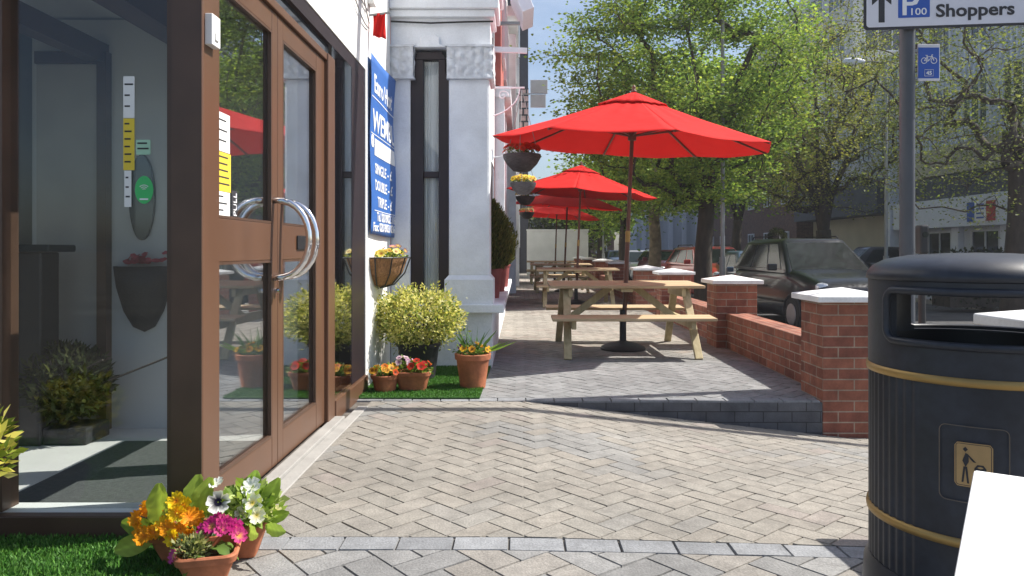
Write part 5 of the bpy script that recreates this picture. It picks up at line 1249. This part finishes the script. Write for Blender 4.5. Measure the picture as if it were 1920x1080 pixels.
def walls(x0,x1,y0,y1,z0,z1,m,root,nm='wall'):
    b=MB(); b.box(x0,x1,y0,y1,z0,z1); return b.build(nm,m,root)
M['pink']=mat('faded_pink_paint',(.62,.30,.29),.8,var=.12,scale=1.5); M['redtile']=mat('red_painted_brick',(.42,.12,.10),.85,var=.2,scale=4)
M['dark_tile']=mat('dark_slate',(.03,.032,.045),.7,var=.2); M['checker']=brick_mat('pink_tile_grid',(.50,.33,.30),(.46,.30,.28),(.03,.03,.035),.32,.32,.09,.2)
M['grey_sign']=mat('grey_sign_face',(.52,.54,.60),.5,var=.05)
M['clad']=mat('grey_blue_cladding',(.50,.53,.58),.6,var=.12,scale=2,stretch=(1,1,.2)); M['clad_d']=mat('dark_cladding',(.06,.065,.08),.6,var=.15,scale=2)
M['beige']=mat('beige_render',(.46,.42,.32),.8,var=.08,scale=1); M['fasc']=mat('white_shop_fascia',(.72,.74,.80),.5,var=.04); M['conc']=mat('pale_concrete',(.50,.51,.51),.85,var=.12,scale=1.2)
M['frame_w']=mat('white_window_frame',(.62,.64,.68),.5,var=.05); M['brick_d']=brick_mat('brown_brick',(.16,.085,.06),(.12,.065,.05),(.17,.15,.13),.225,.075,.01,.2)
# terrace row beyond the bay
t1=thing('pink_house','pink painted terraced house with a red upper band beyond the white bay','house',(0,0,0))
walls(-6,-.43,12.65,18.0,-.05,7.2,M['pink'],t1); walls(-.4299,-.33,12.66,18,3.9,6.6,M['redtile'],t1,'red_band')
for y in (12.7,14.4,16.1,17.7): walls(-.4298,-.27,y,y+.28,-.05,3.7,M['stone_white'],t1,'column')
walls(-.4297,-.16,12.66,18,3.701,3.88,M['stone_white'],t1,'cornice'); walls(-6,-.12,12.64,18.01,7.201,7.5,M['stone_white'],t1,'gutter')
windows(t1,'x',-.43,(13.2,14.9,16.6),(1.0,),.95,2.1,M['frame_w'],M['dark_glass']); windows(t1,'x',-.33,(13.2,14.9,16.6),(4.5,),.95,1.6,M['frame_w'],M['dark_glass'])
t2=thing('white_house','white rendered terraced house with column bays after the pink one','house',(0,0,0))
walls(-6,-.38,18.02,25.5,-.05,8.5,M['white'],t2); walls(-.3799,-.10,18.2,18.8,-.05,6.4,M['stone_white'],t2,'column'); walls(-.3799,-.02,22.0,22.7,-.05,6.8,M['stone_white'],t2,'column')
walls(-.3798,-.05,18.03,25.5,6.81,7.05,M['stone_white'],t2,'cornice')
windows(t2,'x',-.38,(19.3,20.7,23.4),(1.0,4.4),1.0,2.0,M['frame_w'],M['dark_glass'])
t3=thing('tall_building','tall dark building with a pink tiled grid panel at the far end of the row','building',(0,0,0))
walls(-8,.40,36,46,-.05,16,M['dark_tile'],t3); walls(-1.6,.415,35.97,45.9,5.6,9.0,M['checker'],t3,'tile_panel'); walls(-6,-.05,25.6,35.9,-.05,7.6,M['white'],t3,'lower_wing'); windows(t3,'y',36,(-.9,),(1.2,10.5),.9,2.2,M['frame_w'],M['dark_glass'],-1)
# projecting signs
ps=thing('projecting_sign','white box sign projecting high from the terrace row','sign',(0,11.9,4.80))
b=MB(); b.prism([(-.165,.42),(.02,.50),(.22,.02),(.04,-.05)],lambda x,z,t:(x,t,z),-.5,.5); b.build('sign_box',M['fasc'],ps,bevel=.01); b=MB(); b.box(-.43,-.0,-.03,.03,-.10,-.052); b.build('bracket',M['galv'],ps)
ps2=thing('projecting_sign','grey two tier sign projecting from the far end of the terrace row','sign',(.52,20.6,5.42))
b=MB(); b.box(-.23,.25,-.06,.06,.03,.40); b.build('upper_panel',M['grey_sign'],ps2,bevel=.01); b=MB(); b.box(-.23,.20,-.05,.05,-.36,.0); b.build('lower_panel',M['grey_sign'],ps2,bevel=.01); b=MB(); b.box(-.65,-.2301,-.02,.02,.0,.03); b.box(-.62,-.60,-.02,.02,-.3,.3); b.build('bracket',M['galv'],ps2)
dp=thing('wall_bracket','white projecting wall bracket above the nearest hanging basket','bracket',(-.27,7.2,3.02))
b=MB(); b.bar((0,0,0),(.34,0,-.015),.035,.05); b.build('arm',M['fasc'],dp); b=MB(); b.box(-.004,.012,-.05,.05,-.10,.10); b.build('wall_plate',M['galv'],dp)
# across the road
sA=thing('shop_building','pale building with a dark band and a blue white red fascia sign','shop building',(0,0,0))
walls(15.2,24,17,29.4,-.3,10.2,M['clad'],sA); walls(14.95,15.199,17,29.0,2.86,3.72,M['clad_d'],sA,'dark_band'); walls(14.7,15.199,17,29.0,1.86,2.855,M['fasc'],sA,'fascia'); walls(14.9,15.199,17,29.3,3.722,4.7,M['beige'],sA,'beige_band')
walls(14.6,15.198,29.05,29.45,-.3,4.6,M['fasc'],sA,'pier')
for y in (17.4,20.3,22.6,25.2,27.4): walls(15.0,15.198,y,y+.4,-.3,1.858,M['fasc'],sA,'shop_pillar')
windows(sA,'x',15.2,(17.9,20.9,23.2,25.8,),(-.1,),1.5,1.85,M['frame_w'],M['dark_glass'],-1,.08)
for z in (5.2,8.0):
    windows(sA,'x',15.2,(17.5,19.6,21.7,23.8,25.9,27.9),(z,),1.4,1.7,M['frame_w'],M['dark_glass'],-1,.08,2)
b=MB()
for k in range(46): b.box(15.14,15.199,17.1+k*.265,17.16+k*.265,4.72,5.15)
for k in range(46): b.box(15.14,15.199,17.1+k*.265,17.16+k*.265,6.95,7.95)
b.build('ribbed_cladding',M['fasc'],sA)
fl=MB(); fl.box(14.66,14.698,23.75,24.15,1.99,2.62); f1=fl.build('sign_panel',M['sign_blue'],sA); fl=MB(); fl.box(14.66,14.698,23.16,23.745,1.99,2.62); fl.build('sign_panel',M['letter'],sA); fl=MB(); fl.box(14.66,14.698,22.75,23.155,1.99,2.62); fl.build('sign_panel',mat('sign_red',(.45,.03,.03),.5),sA)
fl=MB()
for z in (2.08,2.22,2.36,2.50): fl.box(14.652,14.6595,23.26,23.64,z,z+.05)
fl.build('sign_mark',M['sign_blue'],sA)
sB=thing('canopy_building','building with a dark flat canopy over a beige wall across the road','building',(0,0,0))
walls(15.6,25,29.5,38.5,-.3,9.3,M['conc'],sB); walls(14.3,15.599,29.5,38.4,2.55,3.95,M['clad_d'],sB,'canopy'); walls(15.3,15.598,29.5,38.4,.95,2.545,M['beige'],sB,'beige_wall'); walls(15.2,15.597,29.5,38.4,-.3,.945,M['clad_d'],sB,'dark_base')
for z in (5.0,7.3): windows(sB,'x',15.6,(30.2,32.4,34.6,36.6),(z,),1.5,1.5,M['frame_w'],M['dark_glass'],-1,.08,2)
sC=thing('brick_house','brown brick building with white framed windows in the shade across the road','house',(0,0,0))
walls(14.5,24,38.6,58,-.3,8.2,M['brick_d'],sC); windows(sC,'x',14.5,(39.6,42.5,45.5,48.5,52,55),(.7,3.6,6.2),1.1,1.4,M['frame_w'],M['dark_glass'],-1,.08); walls(14.3,24,38.6,58,8.201,8.5,M['conc'],sC,'parapet')
sD=thing('striped_building','grey building with pale vertical stripes far down the road','building',(0,0,0))
walls(9.5,26,60,70,-.3,9,M['clad'],sD); 
for k in range(9): walls(9.9+k*1.1,10.25+k*1.1,59.9,59.999,.6,7.5,M['fasc'],sD,'pale_stripe')
sE=thing('far_building','dark brown building closing the far end of the street','building',(0,0,0))
walls(-4,9.2,72,84,-.3,6.0,M['brick_d'],sE); windows(sE,'y',72,(1.0,3.2,5.4,7.4),(.8,3.4),1.1,1.4,M['frame_w'],M['dark_glass'],-1,.1); b=MB(); b.prism([(71.8,6.0),(78,8.6),(84.2,6.0)],lambda y,z,t:(t,y,z),-4.2,9.4); b.build('roof',M['dark_tile'],sE)
sF=thing('tower_block','tall pale office block rising behind the trees across the road','tower block',(0,0,0))
walls(19,34,42,62,-.3,18,M['conc'],sF)
windows(sF,'x',19,tuple(42.8+3.2*k for k in range(6)),tuple(9.5+3.0*k for k in range(3)),2.4,1.7,M['frame_w'],M['dark_glass'],-1,.1,2); windows(sF,'y',42,tuple(19.6+3.2*k for k in range(4)),(9.8,12.4,15.0),2.4,1.7,M['frame_w'],M['dark_glass'],-1,.1,2)
# lamp posts
def lamp(label,x,y,h,arm,z0=-.29):
    t=thing('street_lamp',label,'street lamp',(x,y,z0),0,'street lamps'); b=MB(); b.tube([(0,0,0),(0,0,1.2)],.075,12); b.tube([(0,0,1.2),(0,0,h)],[.05,.04],10); b.build('column',M['galv'],t,smooth=True,autosmooth=40)
    b=MB(); b.tube([(0,0,h-.02),(-arm*.5,0,h+.03),(-arm,0,h+.02)],.022,8); b.build('arm',M['pole_grey'],t); b=MB(); b.lathe([(.001,-.33),(.09,-.25),(.11,0),(.07,.25),(.001,.33)],12,sy=.5); o=b.build('lantern',M['fasc'],t,smooth=True); o.location=(-arm-.22,0,h+.03); o.rotation_euler=(0,R(90),0)
lamp('tall dark street lamp with its arm reaching left across the road',9.95,20,6.45,.65)
lamp('grey lamp column beside the main tree trunk',4.53,16.45,6.5,.7)
lamp('distant thin lamp column seen past the parasol poles',4.3,38,6.5,.7)
# overhead service cable (its shadow crosses the paving) and sky wires
def cable(label,a,b_,sag,r=.011):
    m=MB(); a=Vector(a); b_=Vector(b_); m.tube([a.lerp(b_,t_)-Vector((0,0,sag*4*t_*(1-t_))) for t_ in np.linspace(0,1,24)],r,6); tag(m.build('overhead_cable',M['wire'],smooth=True),label,'cable')
cable('overhead cable crossing above the terrace step',(-1.13,5.36,2.98),(9.95,5.76,5.2),.06,.055)
cable('thin wire crossing the blue sky by the tall dark building',(.2,36,16),(9.5,34,9),.4,.02)

tp=thing('utility_pole','wooden pole across the road holding the overhead cable','utility pole',(9.95,5.84,-.41)); b=MB(); b.tube([(0,0,0),(0,0,6.0)],[.13,.09],14); b.build('pole',M['bark'],tp,smooth=True); b=MB(); b.bar((0,-.08,5.6),(0,.0,5.6),.03,.03); b.build('hook',M['galv'],tp)

# thin haze volume added to lift dark tones, in place of lens glare
hz=MB(); hz.box(-40,60,-20,130,-1.5,24); ho_=hz.build('haze',M['glass']); ho_['kind']='stuff'; ho_['label']='thin pale haze added over the street in place of lens glare'
hm=bpy.data.materials.new('haze'); hm.use_nodes=True; ht=hm.node_tree; ht.nodes.remove(ht.nodes['Principled BSDF']); pvn=ht.nodes.new('ShaderNodeVolumePrincipled'); pvn.inputs['Density'].default_value=.0013; pvn.inputs['Color'].default_value=(.9,.93,1,1); pvn.inputs['Anisotropy'].default_value=.3
ht.links.new(pvn.outputs[0],ht.nodes['Material Output'].inputs['Volume']); ho_.data.materials.clear(); ho_.data.materials.append(hm)
